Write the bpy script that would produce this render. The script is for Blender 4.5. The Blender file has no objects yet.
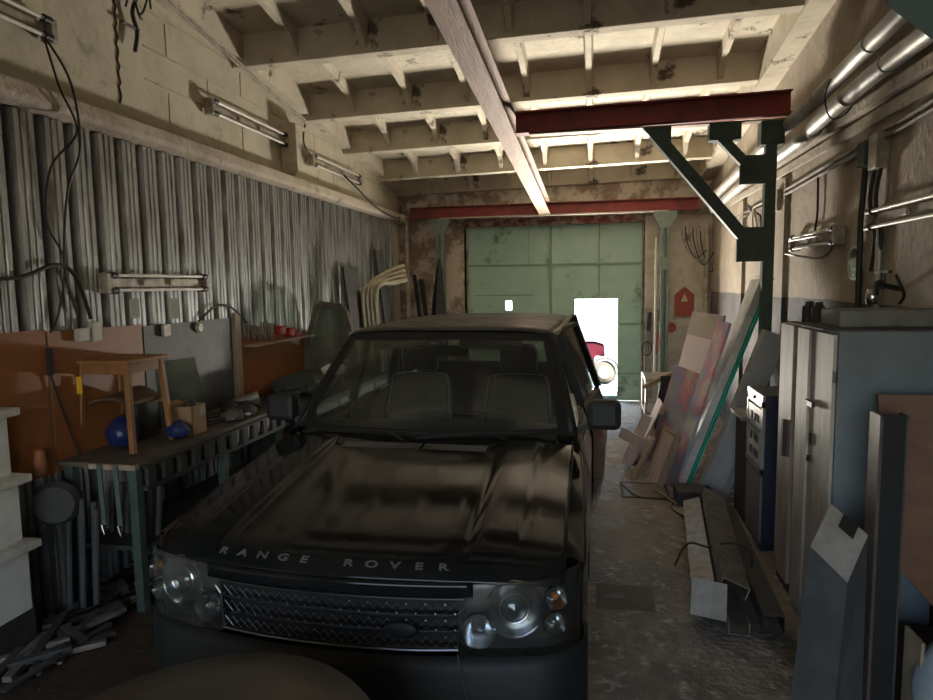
import bpy, math, random
from mathutils import Vector, Matrix, Euler
random.seed(7)
S = bpy.context.scene
COL = S.collection
V = Vector
PI = math.pi
def R(d): return math.radians(d)

# ------------------------------------------------------------------ materials
def new_mat(name):
    m = bpy.data.materials.new(name); m.use_nodes = True
    return m, m.node_tree.nodes, m.node_tree.links, m.node_tree.nodes['Principled BSDF']
MATS = {}
def mat(name, col, rough=.6, metal=0., col2=None, scale=6., detail=6., lo=.4, hi=.65, stretch=(1,1,1), bump=0., bscale=None,
        col3=None, scale3=2., lo3=.55, hi3=.65, rough2=None, coat=0.):
    if name in MATS: return MATS[name]
    m, n, l, b = new_mat(name)
    b.inputs['Base Color'].default_value = (*col, 1)
    b.inputs['Roughness'].default_value = rough
    b.inputs['Metallic'].default_value = metal
    if coat: b.inputs['Coat Weight'].default_value = coat; b.inputs['Coat Roughness'].default_value = .08
    tc = n.new('ShaderNodeTexCoord'); mp = n.new('ShaderNodeMapping'); mp.inputs['Scale'].default_value = stretch
    l.new(tc.outputs['Object'], mp.inputs['Vector'])
    if col2:
        nz = n.new('ShaderNodeTexNoise'); nz.inputs['Scale'].default_value = scale; nz.inputs['Detail'].default_value = detail
        nz.inputs['Roughness'].default_value = .65
        l.new(mp.outputs[0], nz.inputs['Vector'])
        cr = n.new('ShaderNodeValToRGB'); cr.color_ramp.elements[0].position = lo; cr.color_ramp.elements[1].position = hi
        cr.color_ramp.elements[0].color = (*col, 1); cr.color_ramp.elements[1].color = (*col2, 1)
        l.new(nz.outputs['Fac'], cr.inputs[0]); out = cr.outputs[0]
        if rough2 is not None:
            mr = n.new('ShaderNodeMapRange'); mr.inputs['From Min'].default_value = lo; mr.inputs['From Max'].default_value = hi
            mr.inputs['To Min'].default_value = rough; mr.inputs['To Max'].default_value = rough2
            l.new(nz.outputs['Fac'], mr.inputs['Value']); l.new(mr.outputs[0], b.inputs['Roughness'])
        if col3:
            n3 = n.new('ShaderNodeTexNoise'); n3.inputs['Scale'].default_value = scale3; n3.inputs['Detail'].default_value = 9
            n3.inputs['Roughness'].default_value = .7
            l.new(tc.outputs['Object'], n3.inputs['Vector'])
            m3 = n.new('ShaderNodeMapRange'); m3.inputs['From Min'].default_value = lo3; m3.inputs['From Max'].default_value = hi3
            l.new(n3.outputs['Fac'], m3.inputs['Value'])
            mx = n.new('ShaderNodeMix'); mx.data_type = 'RGBA'
            l.new(m3.outputs[0], mx.inputs[0]); l.new(out, mx.inputs[6]); mx.inputs[7].default_value = (*col3, 1); out = mx.outputs[2]
        l.new(out, b.inputs['Base Color'])
    if bump:
        nb = n.new('ShaderNodeTexNoise'); nb.inputs['Scale'].default_value = bscale or scale * 3; nb.inputs['Detail'].default_value = 8
        l.new(mp.outputs[0], nb.inputs['Vector'])
        bp = n.new('ShaderNodeBump'); bp.inputs['Strength'].default_value = bump; bp.inputs['Distance'].default_value = .02
        l.new(nb.outputs['Fac'], bp.inputs['Height']); l.new(bp.outputs[0], b.inputs['Normal'])
    MATS[name] = m
    return m

# ------------------------------------------------------------------ mesh building
class MB:
    def __init__(s): s.v = []; s.f = []; s.sm = []
    def add(s, vs, fs, smooth=False):
        o = len(s.v); s.v += [V(p) for p in vs]; s.f += [tuple(i + o for i in f) for f in fs]; s.sm += [smooth] * len(fs); return s
    def box(s, x0, x1, y0, y1, z0, z1, M=None):
        vs = [V((x, y, z)) for z in (z0, z1) for y in (y0, y1) for x in (x0, x1)]
        if M is not None: vs = [M @ p for p in vs]
        return s.add(vs, [(0, 2, 3, 1), (4, 5, 7, 6), (0, 1, 5, 4), (2, 6, 7, 3), (0, 4, 6, 2), (1, 3, 7, 5)])
    def bar(s, p0, p1, w, h, up=(0, 0, 1)):
        p0, p1 = V(p0), V(p1); d = (p1 - p0).normalized(); up = V(up)
        a = d.cross(up)
        if a.length < 1e-4: a = d.cross(V((0, 1, 0)))
        a.normalize(); b = a.cross(d).normalized()
        vs = [p + a * (w / 2 * i) + b * (h / 2 * j) for p in (p0, p1) for i, j in ((-1, -1), (1, -1), (1, 1), (-1, 1))]
        return s.add(vs, [(0, 1, 2, 3), (7, 6, 5, 4), (0, 4, 5, 1), (1, 5, 6, 2), (2, 6, 7, 3), (3, 7, 4, 0)])
    def tube(s, pts, r, n=8, cap=True):
        pts = [V(p) for p in pts]; rs = r if isinstance(r, (list, tuple)) else [r] * len(pts)
        o = []; prev = None
        for i, p in enumerate(pts):
            t = (pts[min(i + 1, len(pts) - 1)] - pts[max(i - 1, 0)]).normalized()
            if prev is None:
                a = t.cross(V((0, 0, 1)))
                if a.length < .05: a = t.cross(V((0, 1, 0)))
            else: a = prev - t * prev.dot(t)
            a.normalize(); prev = a; b = t.cross(a)
            for k in range(n):
                q = 2 * PI * k / n; o.append(p + (a * math.cos(q) + b * math.sin(q)) * rs[i])
        fs = [(i * n + k, i * n + (k + 1) % n, (i + 1) * n + (k + 1) % n, (i + 1) * n + k) for i in range(len(pts) - 1) for k in range(n)]
        s.add(o, fs, True)
        if cap:
            m = len(s.v) - len(o); s.f += [tuple(m + k for k in range(n))[::-1], tuple(m + (len(pts) - 1) * n + k for k in range(n))]; s.sm += [False, False]
        return s
    def grid(s, fn, nu, nv, smooth=True, close=False, skip=None):
        vs = [fn(i / nu, j / nv) for j in range(nv + 1) for i in range(nu + 1)]
        fs = [(j * (nu + 1) + i, j * (nu + 1) + i + 1, (j + 1) * (nu + 1) + i + 1, (j + 1) * (nu + 1) + i) for j in range(nv) for i in range(nu)
              if not (skip and skip((i + .5) / nu, (j + .5) / nv))]
        return s.add(vs, fs, smooth)
    def prism(s, poly, d, smooth=False):
        n = len(poly); d = V(d); poly = [V(p) for p in poly]
        return s.add(poly + [p + d for p in poly], [tuple(range(n))[::-1], tuple(range(n, 2 * n))] + [(i, (i + 1) % n, n + (i + 1) % n, n + i) for i in range(n)], smooth)
    def lathe(s, prof, c, axis=(0, 0, 1), n=24):
        # prof: list of (radius, height) along the axis
        ax = V(axis).normalized(); a = ax.cross(V((0, 0, 1)))
        if a.length < .05: a = ax.cross(V((0, 1, 0)))
        a.normalize(); b = ax.cross(a); c = V(c)
        vs = [c + ax * h + (a * math.cos(2 * PI * k / n) + b * math.sin(2 * PI * k / n)) * r for r, h in prof for k in range(n)]
        return s.add(vs, [(i * n + k, i * n + (k + 1) % n, (i + 1) * n + (k + 1) % n, (i + 1) * n + k) for i in range(len(prof) - 1) for k in range(n)], True)
    def ball(s, c, r, n=10, sq=(1, 1, 1), jit=0.):
        c = V(c); vs = []
        m = n // 2 + 1
        for j in range(m + 1):
            t = PI * j / m
            for k in range(n):
                q = 2 * PI * k / n; jj = 1 + random.uniform(-jit, jit)
                vs.append(c + V((math.sin(t) * math.cos(q) * sq[0], math.sin(t) * math.sin(q) * sq[1], math.cos(t) * sq[2])) * r * jj)
        return s.add(vs, [(j * n + k, (j + 1) * n + k, (j + 1) * n + (k + 1) % n, j * n + (k + 1) % n) for j in range(m) for k in range(n)], True)
    def xf(s, M): s.v = [M @ p for p in s.v]; return s
    def build(s, name, m, parent=None, bevel=0., solid=0., sub=0, loc=None):
        if parent is not None: org = V(parent['_w']) if '_w' in parent else V((0, 0, 0))
        elif loc is not None: org = V(loc)
        else:
            lo = [min(p[i] for p in s.v) for i in range(3)]; hi = [max(p[i] for p in s.v) for i in range(3)]
            org = V(((lo[0] + hi[0]) / 2, (lo[1] + hi[1]) / 2, lo[2]))
        me = bpy.data.meshes.new(name); me.from_pydata([tuple(p - org) for p in s.v], [], s.f); me.update()
        import bmesh
        bm = bmesh.new(); bm.from_mesh(me); bmesh.ops.remove_doubles(bm, verts=bm.verts, dist=1e-5)
        bmesh.ops.recalc_face_normals(bm, faces=bm.faces)
        bm.to_mesh(me); bm.free()
        if any(s.sm):
            for p in me.polygons: p.use_smooth = True
            try: me.set_sharp_from_angle(angle=R(38))
            except Exception: pass
        o = bpy.data.objects.new(name, me); COL.objects.link(o)
        ms = m if isinstance(m, (list, tuple)) else [m]
        for x in ms: me.materials.append(x)
        if solid:
            q = o.modifiers.new('s', 'SOLIDIFY'); q.thickness = solid; q.offset = 0
        if bevel:
            q = o.modifiers.new('b', 'BEVEL'); q.width = bevel; q.segments = 2; q.limit_method = 'ANGLE'; q.angle_limit = R(40)
        if sub:
            q = o.modifiers.new('u', 'SUBSURF'); q.levels = sub; q.render_levels = sub
        if parent is not None: o.parent = parent; o['_w'] = tuple(org)
        else: o.location = org; o['_w'] = tuple(org)
        return o
def tag(o, label, cat, group=None, kind=None):
    o['label'] = label; o['category'] = cat
    if group: o['group'] = group
    if kind: o['kind'] = kind
    return o
def thing(name, label, cat, loc=(0, 0, 0), group=None):
    o = bpy.data.objects.new(name, None); COL.objects.link(o); o.location = loc; o['_w'] = tuple(loc); o.empty_display_size = .1
    return tag(o, label, cat, group)
def struct(o): o['kind'] = 'structure'; return o
def kids(o): return [c for c in bpy.data.objects if c.parent is o]
def dup(o, parent=None):
    c = o.copy(); COL.objects.link(c)
    if parent is not None: c.parent = parent
    for k in kids(o): dup(k, c)
    return c
def text(s, size, name, m, parent, M, depth=.002, spacing=1., sx=1.):
    cu = bpy.data.curves.new('t', 'FONT'); cu.body = s; cu.size = size; cu.extrude = depth; cu.space_character = spacing; cu.align_x = 'CENTER'; cu.align_y = 'CENTER'; cu.resolution_u = 3; cu.offset = .0012
    t = bpy.data.objects.new('t', cu); COL.objects.link(t); bpy.context.view_layer.update()
    me = bpy.data.meshes.new_from_object(t); bpy.data.objects.remove(t)
    mb = MB(); mb.v = [M @ V((v.co.x * sx, v.co.y, v.co.z)) for v in me.vertices]; mb.f = [tuple(p.vertices) for p in me.polygons]; mb.sm = [False] * len(mb.f)
    return mb
def sag(a, b, d, n=10):
    a, b = V(a), V(b); return [a.lerp(b, i / n) - V((0, 0, d * 4 * (i / n) * (1 - i / n))) for i in range(n + 1)]
def spline(pts, n=6):
    pts = [V(p) for p in pts]; o = []
    for i in range(len(pts) - 1):
        p0, p1, p2, p3 = pts[max(i - 1, 0)], pts[i], pts[i + 1], pts[min(i + 2, len(pts) - 1)]
        for k in range(n):
            t = k / n
            o.append(.5 * ((2 * p1) + (p2 - p0) * t + (2 * p0 - 5 * p1 + 4 * p2 - p3) * t * t + (3 * p1 - p0 - 3 * p2 + p3) * t ** 3))
    return o + [pts[-1]]

# palette
m_plaster = mat('plaster_wall', (.55, .50, .38), .85, col2=(.40, .36, .27), scale=1.6, lo=.42, hi=.7, bump=.5, bscale=14, col3=(.12, .10, .08), scale3=1.3, lo3=.60, hi3=.74)
m_ceil = mat('ceiling_paint', (.58, .52, .41), .85, col2=(.44, .39, .30), scale=2.5, lo=.4, hi=.7, bump=.4, bscale=18, col3=(.10, .08, .06), scale3=2.0, lo3=.585, hi3=.65)
m_ledge = mat('ledge_concrete', (.52, .45, .36), .85, col2=(.38, .32, .25), scale=3, bump=.8, bscale=20, col3=(.10, .08, .06), scale3=5, lo3=.62, hi3=.68)
m_peel = mat('peeling_wall', (.56, .50, .42), .9, col2=(.26, .19, .15), scale=2.6, lo=.44, hi=.56, bump=1., bscale=9, col3=(.62, .58, .50), scale3=2.1, lo3=.55, hi3=.6)
m_floor = mat('floor_concrete', (.27, .235, .195), .75, col2=(.10, .085, .07), scale=2.6, detail=12, lo=.42, hi=.60, bump=.9, bscale=26, col3=(.50, .45, .38), scale3=11, lo3=.54, hi3=.68, rough2=.5)
m_galv = mat('galvanised_sheet', (.36, .37, .37), .32, .75, col2=(.17, .16, .15), scale=5, stretch=(1, 2.4, .35), lo=.38, hi=.66, bump=.25, bscale=8, col3=(.16, .09, .06), scale3=1.3, lo3=.60, hi3=.72, rough2=.6)
m_green = mat('gate_green', (.32, .50, .42), .65, col2=(.42, .58, .50), scale=2, lo=.3, hi=.7, bump=.3, bscale=6, col3=(.12, .20, .13), scale3=1.4, lo3=.56, hi3=.66)
m_gseam = mat('gate_seam', (.07, .10, .07), .7)
m_red = mat('red_beam_paint', (.26, .035, .03), .55, col2=(.15, .03, .025), scale=4, bump=.2)
m_pink = mat('monorail_steel', (.34, .24, .19), .6, .2, col2=(.24, .17, .135), scale=5, bump=.2, stretch=(4, .5, 4))
m_dgreen = mat('dark_green_steel', (.035, .055, .045), .6, col2=(.06, .085, .07), scale=7)
m_pgreen = mat('pale_green_steel', (.14, .21, .19), .6, col2=(.24, .27, .24), scale=6)
m_pipe = mat('silver_pipe', (.50, .48, .44), .5, .4, col2=(.36, .34, .31), scale=4, bump=.3, bscale=9)
m_white = mat('tube_white', (.75, .72, .66), .35)
m_fix = mat('lamp_body', (.42, .38, .31), .5, .3, col2=(.22, .19, .16), scale=10)
m_black = mat('black_rubber', (.012, .012, .012), .5)
m_cable = mat('cable_black', (.02, .018, .016), .6)
m_board = mat('orange_board', (.27, .092, .026), .5, col2=(.22, .075, .022), scale=2, stretch=(1, .6, 3), lo=.35, hi=.7, col3=(.07, .035, .02), scale3=2.5, lo3=.6, hi3=.72)
m_gboard = mat('grey_metal_board', (.06, .062, .062), .55, .1, col2=(.035, .035, .035), scale=4)
m_wood = mat('stool_wood', (.30, .135, .045), .5, col2=(.20, .085, .03), scale=4, stretch=(3, 3, .6))
m_rawwood = mat('raw_wood', (.36, .27, .19), .75, col2=(.24, .17, .12), scale=6, stretch=(3, 3, .6))
m_pinkwood = mat('pale_pink_wood', (.64, .50, .45), .75, col2=(.50, .39, .34), scale=5, stretch=(3, 3, .6))
m_dark = mat('dark_clutter', (.025, .024, .023), .7, col2=(.045, .04, .035), scale=9)
m_steel = mat('dull_steel', (.26, .23, .20), .5, .5, col2=(.13, .115, .10), scale=8, bump=.15)
m_card = mat('cardboard', (.30, .18, .09), .8, col2=(.24, .145, .07), scale=5)
m_paint = mat('car_paint', (.006, .007, .008), .07, col2=(.014, .013, .011), scale=3, lo=.42, hi=.75, rough2=.16, coat=.0)
m_paint.node_tree.nodes['Principled BSDF'].inputs['Specular IOR Level'].default_value = .22
m_roof = mat('car_roof_dust', (.035, .03, .026), .32, col2=(.07, .062, .052), scale=5, rough2=.5)
m_trim = mat('car_trim_black', (.008, .008, .008), .6)
m_chrome = mat('chrome', (.55, .55, .55), .16, 1.)
m_dchrome = mat('grille_chrome', (.22, .22, .22), .3, 1.)
m_leather = mat('seat_leather', (.022, .022, .022), .5)
m_pip = mat('seat_piping', (.30, .29, .27), .5)
def glass_mat(name, tint, alpha, rough=.05, spec=.5):
    m, n, l, b = new_mat(name)
    out = n['Material Output']; tr = n.new('ShaderNodeBsdfTransparent'); tr.inputs[0].default_value = (*tint, 1)
    gl = n.new('ShaderNodeBsdfGlossy'); gl.inputs['Roughness'].default_value = rough; gl.inputs['Color'].default_value = (.9, .95, .92, 1)
    df = n.new('ShaderNodeBsdfDiffuse'); df.inputs['Color'].default_value = (.25, .24, .21, 1)
    fr = n.new('ShaderNodeFresnel'); fr.inputs['IOR'].default_value = 1.5
    m1 = n.new('ShaderNodeMixShader'); m2 = n.new('ShaderNodeMixShader')
    nz = n.new('ShaderNodeTexNoise'); nz.inputs['Scale'].default_value = 3; nz.inputs['Detail'].default_value = 8
    tc = n.new('ShaderNodeTexCoord'); l.new(tc.outputs['Object'], nz.inputs['Vector'])
    mr = n.new('ShaderNodeMapRange'); mr.inputs['To Min'].default_value = alpha * .4; mr.inputs['To Max'].default_value = alpha * 1.6; mr.inputs['From Min'].default_value = .3; mr.inputs['From Max'].default_value = .7
    l.new(nz.outputs['Fac'], mr.inputs['Value'])
    l.new(mr.outputs[0], m1.inputs[0]); l.new(tr.outputs[0], m1.inputs[1]); l.new(df.outputs[0], m1.inputs[2])
    l.new(fr.outputs[0], m2.inputs[0]); l.new(m1.outputs[0], m2.inputs[1]); l.new(gl.outputs[0], m2.inputs[2])
    l.new(m2.outputs[0], out.inputs['Surface'])
    return m
m_glass = glass_mat('windshield_glass', (.55, .62, .58), .10)
m_lens = glass_mat('lamp_lens', (.92, .93, .92), .02)
m_dlens = glass_mat('dusty_lamp_lens', (.85, .85, .8), .12, .08)
m_pane = glass_mat('old_pane', (.55, .65, .6), .3, .1)

# ------------------------------------------------------------------ the room
XL, XR, YB, YF = -3.62, 1.96, -2.6, 11.88       # left wall, right wall, behind the camera, gate wall
TX = .02                                          # the ceiling also rises slightly to the right
def cz(y): return 4.37 - (y - 6.26) * .102      # underside of the ceiling beams, falling towards the gate
GL, GR, GT = -2.33, .83, 3.19
# oily brown dirt on the workbench side; foreground shade is painted in with it
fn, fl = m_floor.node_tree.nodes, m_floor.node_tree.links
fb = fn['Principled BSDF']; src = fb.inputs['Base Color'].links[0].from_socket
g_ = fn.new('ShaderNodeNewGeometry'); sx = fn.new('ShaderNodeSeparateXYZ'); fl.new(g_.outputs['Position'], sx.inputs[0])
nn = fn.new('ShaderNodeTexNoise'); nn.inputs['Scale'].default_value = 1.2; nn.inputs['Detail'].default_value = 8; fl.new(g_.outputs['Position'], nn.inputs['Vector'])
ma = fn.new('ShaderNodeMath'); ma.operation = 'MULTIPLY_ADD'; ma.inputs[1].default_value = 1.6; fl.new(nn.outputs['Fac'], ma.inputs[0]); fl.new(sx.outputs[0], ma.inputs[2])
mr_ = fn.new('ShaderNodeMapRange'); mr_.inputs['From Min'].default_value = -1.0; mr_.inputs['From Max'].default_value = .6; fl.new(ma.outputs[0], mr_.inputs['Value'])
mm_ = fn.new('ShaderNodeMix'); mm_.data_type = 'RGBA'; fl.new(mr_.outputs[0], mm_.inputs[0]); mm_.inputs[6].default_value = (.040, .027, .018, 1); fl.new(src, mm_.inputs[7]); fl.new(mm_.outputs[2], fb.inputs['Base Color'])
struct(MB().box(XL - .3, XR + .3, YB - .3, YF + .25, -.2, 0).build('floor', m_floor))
struct(MB().prism([(XL, YB, 0), (XL, YF + .2, 0), (XL, YF + .2, cz(YF) + .5), (XL, YB, cz(YB) + .5)], (-.25, 0, 0)).build('wall_left', m_plaster))
# right wall: plaster above a darker painted dado
m_rw, n, l, b = new_mat('right_wall')
tc = n.new('ShaderNodeTexCoord'); sp = n.new('ShaderNodeSeparateXYZ'); l.new(tc.outputs['Object'], sp.inputs[0])
nz = n.new('ShaderNodeTexNoise'); nz.inputs['Scale'].default_value = 1.7; nz.inputs['Detail'].default_value = 9; nz.inputs['Roughness'].default_value = .65; l.new(tc.outputs['Object'], nz.inputs['Vector'])
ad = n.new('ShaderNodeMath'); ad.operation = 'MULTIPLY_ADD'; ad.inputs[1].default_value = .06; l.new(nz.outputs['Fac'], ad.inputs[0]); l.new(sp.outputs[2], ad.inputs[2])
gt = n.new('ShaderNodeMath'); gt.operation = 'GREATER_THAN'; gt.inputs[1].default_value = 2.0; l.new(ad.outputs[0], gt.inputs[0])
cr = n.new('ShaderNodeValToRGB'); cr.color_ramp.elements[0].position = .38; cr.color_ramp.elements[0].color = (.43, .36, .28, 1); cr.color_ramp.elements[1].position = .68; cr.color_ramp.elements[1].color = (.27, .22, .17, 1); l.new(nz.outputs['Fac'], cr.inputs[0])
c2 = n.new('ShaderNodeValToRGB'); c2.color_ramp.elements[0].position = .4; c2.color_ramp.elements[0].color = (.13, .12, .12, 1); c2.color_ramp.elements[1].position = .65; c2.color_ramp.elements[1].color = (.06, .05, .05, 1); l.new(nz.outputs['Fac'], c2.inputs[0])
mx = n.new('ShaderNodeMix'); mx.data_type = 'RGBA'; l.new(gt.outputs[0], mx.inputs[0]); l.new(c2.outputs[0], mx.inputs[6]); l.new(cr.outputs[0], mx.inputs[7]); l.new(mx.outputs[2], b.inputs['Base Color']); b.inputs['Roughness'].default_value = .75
bp = n.new('ShaderNodeBump'); bp.inputs['Strength'].default_value = .4; bp.inputs['Distance'].default_value = .03; n2 = n.new('ShaderNodeTexNoise'); n2.inputs['Scale'].default_value = 16; l.new(tc.outputs['Object'], n2.inputs['Vector']); l.new(n2.outputs['Fac'], bp.inputs['Height']); l.new(bp.outputs[0], b.inputs['Normal'])
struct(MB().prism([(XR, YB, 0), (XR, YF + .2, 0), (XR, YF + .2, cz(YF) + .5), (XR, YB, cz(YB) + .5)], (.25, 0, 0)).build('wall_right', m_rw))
# gate wall with its opening
w = MB()
w.box(XL, GL, YF, YF + .25, 0, 4.6); w.box(GR, XR, YF, YF + .25, 0, 4.6); w.box(GL, GR, YF, YF + .25, GT, 4.6)
struct(w.build('wall_back', m_peel))
w = MB()
w.box(XL, -2.6, YB - .25, YB, 0, 5.8); w.box(1.2, XR, YB - .25, YB, 0, 5.8); w.box(-2.6, 1.2, YB - .25, YB, 3.2, 5.8)
struct(w.build('wall_front', m_plaster))
# ceiling slab, cross beams and small ribs
SL = .30
def slab(u, v):
    x = XL - .2 + u * (XR - XL + .4); y = YB + v * (YF + .3 - YB); return V((x, y, cz(y) + SL + TX * (x - XL)))
s_ = MB().grid(slab, 1, 1, False); top = [p + V((0, 0, .2)) for p in s_.v]
s_ = MB().add(s_.v + top, [(0, 1, 3, 2), (4, 6, 7, 5), (0, 4, 5, 1), (2, 3, 7, 6), (0, 2, 6, 4), (1, 5, 7, 3)])
ceiling = struct(s_.build('ceiling', m_ceil, loc=(0, 0, 0)))
beams = [-1.2, .3, 1.8, 3.3, 4.78, 6.26, 7.82, 9.2, 10.67, 11.8]
k = 0
for i, y in enumerate(beams):
    z = cz(y); k += 1
    struct(MB().prism([(XL, y - .02, z + SL + .02), (XL, y + .0, z), (XL, y + .13, z - .013), (XL, y + .17, z + SL)], (XR - XL, 0, TX * (XR - XL))).build('trim_%d' % k, m_ceil, bevel=.008))
ribs = MB()
for i in range(len(beams) - 1):
    y0, y1 = beams[i] + .12, beams[i + 1]
    for j in range(7):
        x = -2.92 + j * .71
        # each rib deepens into the beams and thins in mid-span
        prof = []
        for t, d in ((0, .2), (.12, .10), (.5, .085), (.86, .11), (1, .26)):
            y = y0 + (y1 - y0) * t; prof.append((y, cz(y) + SL - d, d))
        vs = []
        for y, zb, d in prof:
            for sx_, zz in ((-.055, zb + d + .01), (-.03, zb), (.03, zb), (.055, zb + d + .01)): vs.append((x + sx_, y, zz + TX * (x - XL)))
        fs = [(a * 4 + q, a * 4 + q + 1, (a + 1) * 4 + q + 1, (a + 1) * 4 + q) for a in range(4) for q in range(3)] + [(0, 1, 2, 3), (19, 18, 17, 16)]
        ribs.add(vs, fs)
struct(ribs.build('trim_ceiling_ribs', m_ceil, loc=(0, 0, 0)))
e = MB()
def lng(x0, x1, d, ya=YB, yb=YF):
    h = TX * (x0 - XL); return [(x0, ya, cz(ya) + SL + h), (x1, ya, cz(ya) + SL + h), (x1, ya, cz(ya) + d + h), (x0, ya, cz(ya) + d + h)], (0, yb - ya, cz(yb) - cz(ya))
p, d = lng(1.74, 1.97, -.03); e.prism(p, d)
struct(e.build('trim_ceiling_edge', m_ceil, loc=(0, 0, 0)))
e = MB(); p, d = lng(XL, XL + .14, .06); e.prism(p, d)
struct(e.build('trim_ceiling_edge_left', m_ceil, loc=(0, 0, 0)))
# left ledge (tie beam over the cladding)
struct(MB().prism([(XL, YB, 3.27), (XL + .20, YB, 3.30), (XL + .21, YB, 3.34), (XL + .19, YB, 3.43), (XL, YB, 3.44)], (0, YF - YB, 0)).build('trim_ledge_left', m_ledge, bevel=.012, loc=(0, 0, 0)))
# block courses on the upper left wall: thin raised mortar lines
c = MB()
for z in (3.86, 4.12, 4.42): c.box(XL, XL + .006, 4.9, YF, z, z + .012)
for z, ys in ((3.56, (5.2, 6.4, 7.6, 8.8, 10.)), (3.87, (5.8, 7., 8.2, 9.4)), (4.13, (5.2, 6.4))):
    for y in ys: c.box(XL, XL + .006, y, y + .012, z, z + .27)
struct(c.build('trim_mortar_lines', m_ledge, loc=(0, 0, 0)))
m_stain = mat('dark_stain_rust', (.05, .035, .025), .9, col2=(.12, .09, .06), scale=14)
# right wall cornice bands and shallow pilasters
c = MB()
for z, dx in ((3.36, .06), (3.24, .03)): c.box(XR - dx, XR, YB, YF, z, z + .09)
struct(c.build('trim_cornice_right', m_ledge, bevel=.01, loc=(0, 0, 0)))
c = MB()
for y in (7.35, 9.3): c.box(XR - .04, XR, y, y + .34, 0, 3.2)
struct(c.build('trim_pilasters_right', m_rw, loc=(XR, 4.64, 0)))
# far wall: short return piers and lintel
struct(MB().box(GL - .02, GR + .02, YF - .05, YF + .02, GT, GT + .13).build('trim_lintel', mat('rusty_lintel', (.20, .06, .04), .8, col2=(.35, .30, .24), scale=8, lo=.45, hi=.6, bump=.6)))
struct(MB().box(GR + .02, XR, YF - .06, YF, 0, GT + .1).build('trim_pier_right', mat('hazy_peeling_wall', (.58, .54, .48), .9, col2=(.42, .36, .30), scale=2.6, lo=.44, hi=.62, bump=.8, bscale=9, col3=(.25, .16, .12), scale3=3, lo3=.6, hi3=.66)))  # paler than the rest of the far wall; haze is painted into its colour

# cladding: one continuous run of trapezoid sheets
def clad():
    prof = []
    y = 1.6
    while y < 11.2:
        per = .235
        for dy, dx in ((0, 0), (.022, .075), (.058, .075), (.064, .062), (.076, .062), (.082, .075), (.11, .075), (.118, .062), (.128, .062), (.134, .075), (.168, .075), (.19, 0)):
            prof.append((y + dy, dx))
        y += per
    mb = MB(); vs = []
    for y, dx in prof: vs += [(XL + .035 + dx, y, 0.02), (XL + .035 + dx, y, 3.275)]
    mb.add(vs, [(2 * i, 2 * i + 2, 2 * i + 3, 2 * i + 1) for i in range(len(prof) - 1)])
    return mb
o = clad().build('corrugated_cladding', m_galv, solid=.003)
tag(o, 'grey galvanised corrugated metal cladding covering the left wall below the ledge', 'metal cladding')

# ------------------------------------------------------------------ the gate
gate = struct(bpy.data.objects.new('door_1', None)); COL.objects.link(gate); gate.location = (-.75, YF + .08, 0); gate['_w'] = (-.75, YF + .08, 0)
WX0, WX1, WZ0, WZ1 = -.36, .40, .10, 1.86
HX0, HX1, HZ0, HZ1 = -1.62, -1.50, 1.66, 1.84
g = MB(); y0, y1 = YF + .08, YF + .14
cx0 = -.78
g.box(GL, HX0, y0, y1, .02, GT); g.box(HX1, cx0 - .008, y0, y1, .02, GT); g.box(HX0, HX1, y0, y1, .02, HZ0); g.box(HX0, HX1, y0, y1, HZ1, GT)
g.build('left_leaf', m_green, gate)
g = MB(); g.box(cx0 + .008, WX0, y0, y1, .02, GT); g.box(WX1, GR, y0, y1, .02, GT); g.box(WX0, WX1, y0, y1, WZ1, GT); g.box(WX0, WX1, y0, y1, .02, WZ0)
g.build('right_leaf', m_green, gate)
g = MB()
for z in (.9, 2.47): g.box(GL, -.8, y0 - .02, y0 + .005, z, z + .035)
g.box(-.76, GR, y0 - .02, y0 + .005, 2.47, 2.505)
g.box(WX1, GR, y0 - .02, y0 + .005, .5, .52); g.box(WX1, GR, y0 - .02, y0 + .005, 1.4, 1.415)
for x in (-1.2, ): g.box(x, x + .012, y0 - .01, y0 + .005, 2.49, GT)
g.box(-.81, -.76, y0 - .03, y0 + .005, .02, GT); g.box(.06, .085, y0 - .02, y0 + .005, 1.9, GT); g.box(-2.2, -1.1, y0 - .012, y0 + .005, 1.93, 1.95)
g.build('seam_strips', mat('gate_strips', (.22, .32, .24), .6), gate)
g = MB()
g.box(WX0 - .03, WX0, y0 - .03, y1, WZ0, WZ1 + .03); g.box(WX1, WX1 + .03, y0 - .03, y1, WZ0, WZ1 + .03); g.box(WX0, WX1, y0 - .03, y1, WZ1, WZ1 + .03); g.box(WX0, WX1, y0 - .03, y1, WZ0 - .03, WZ0)
g.build('wicket_frame', m_green, gate)
g = MB(); g.box(GL - .04, GL + .03, y0 - .08, y1, 0, GT); g.box(GR - .02, GR + .05, y0 - .08, y1, 0, GT)
g.build('gate_frame', mat('old_white_frame', (.42, .40, .35), .7, col2=(.18, .13, .1), scale=9), gate)

# ------------------------------------------------------------------ crane steelwork
def ibeam(mb, p0, p1, h, w, tf=.014, tw=.012):
    p0, p1 = V(p0), V(p1); z = V((0, 0, 1))
    mb.bar(p0 + z * (tf / 2), p1 + z * (tf / 2), w, tf); mb.bar(p0 + z * (h - tf / 2), p1 + z * (h - tf / 2), w, tf); mb.bar(p0 + z * h / 2, p1 + z * h / 2, tw, h - 2 * tf)
    return mb
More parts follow.
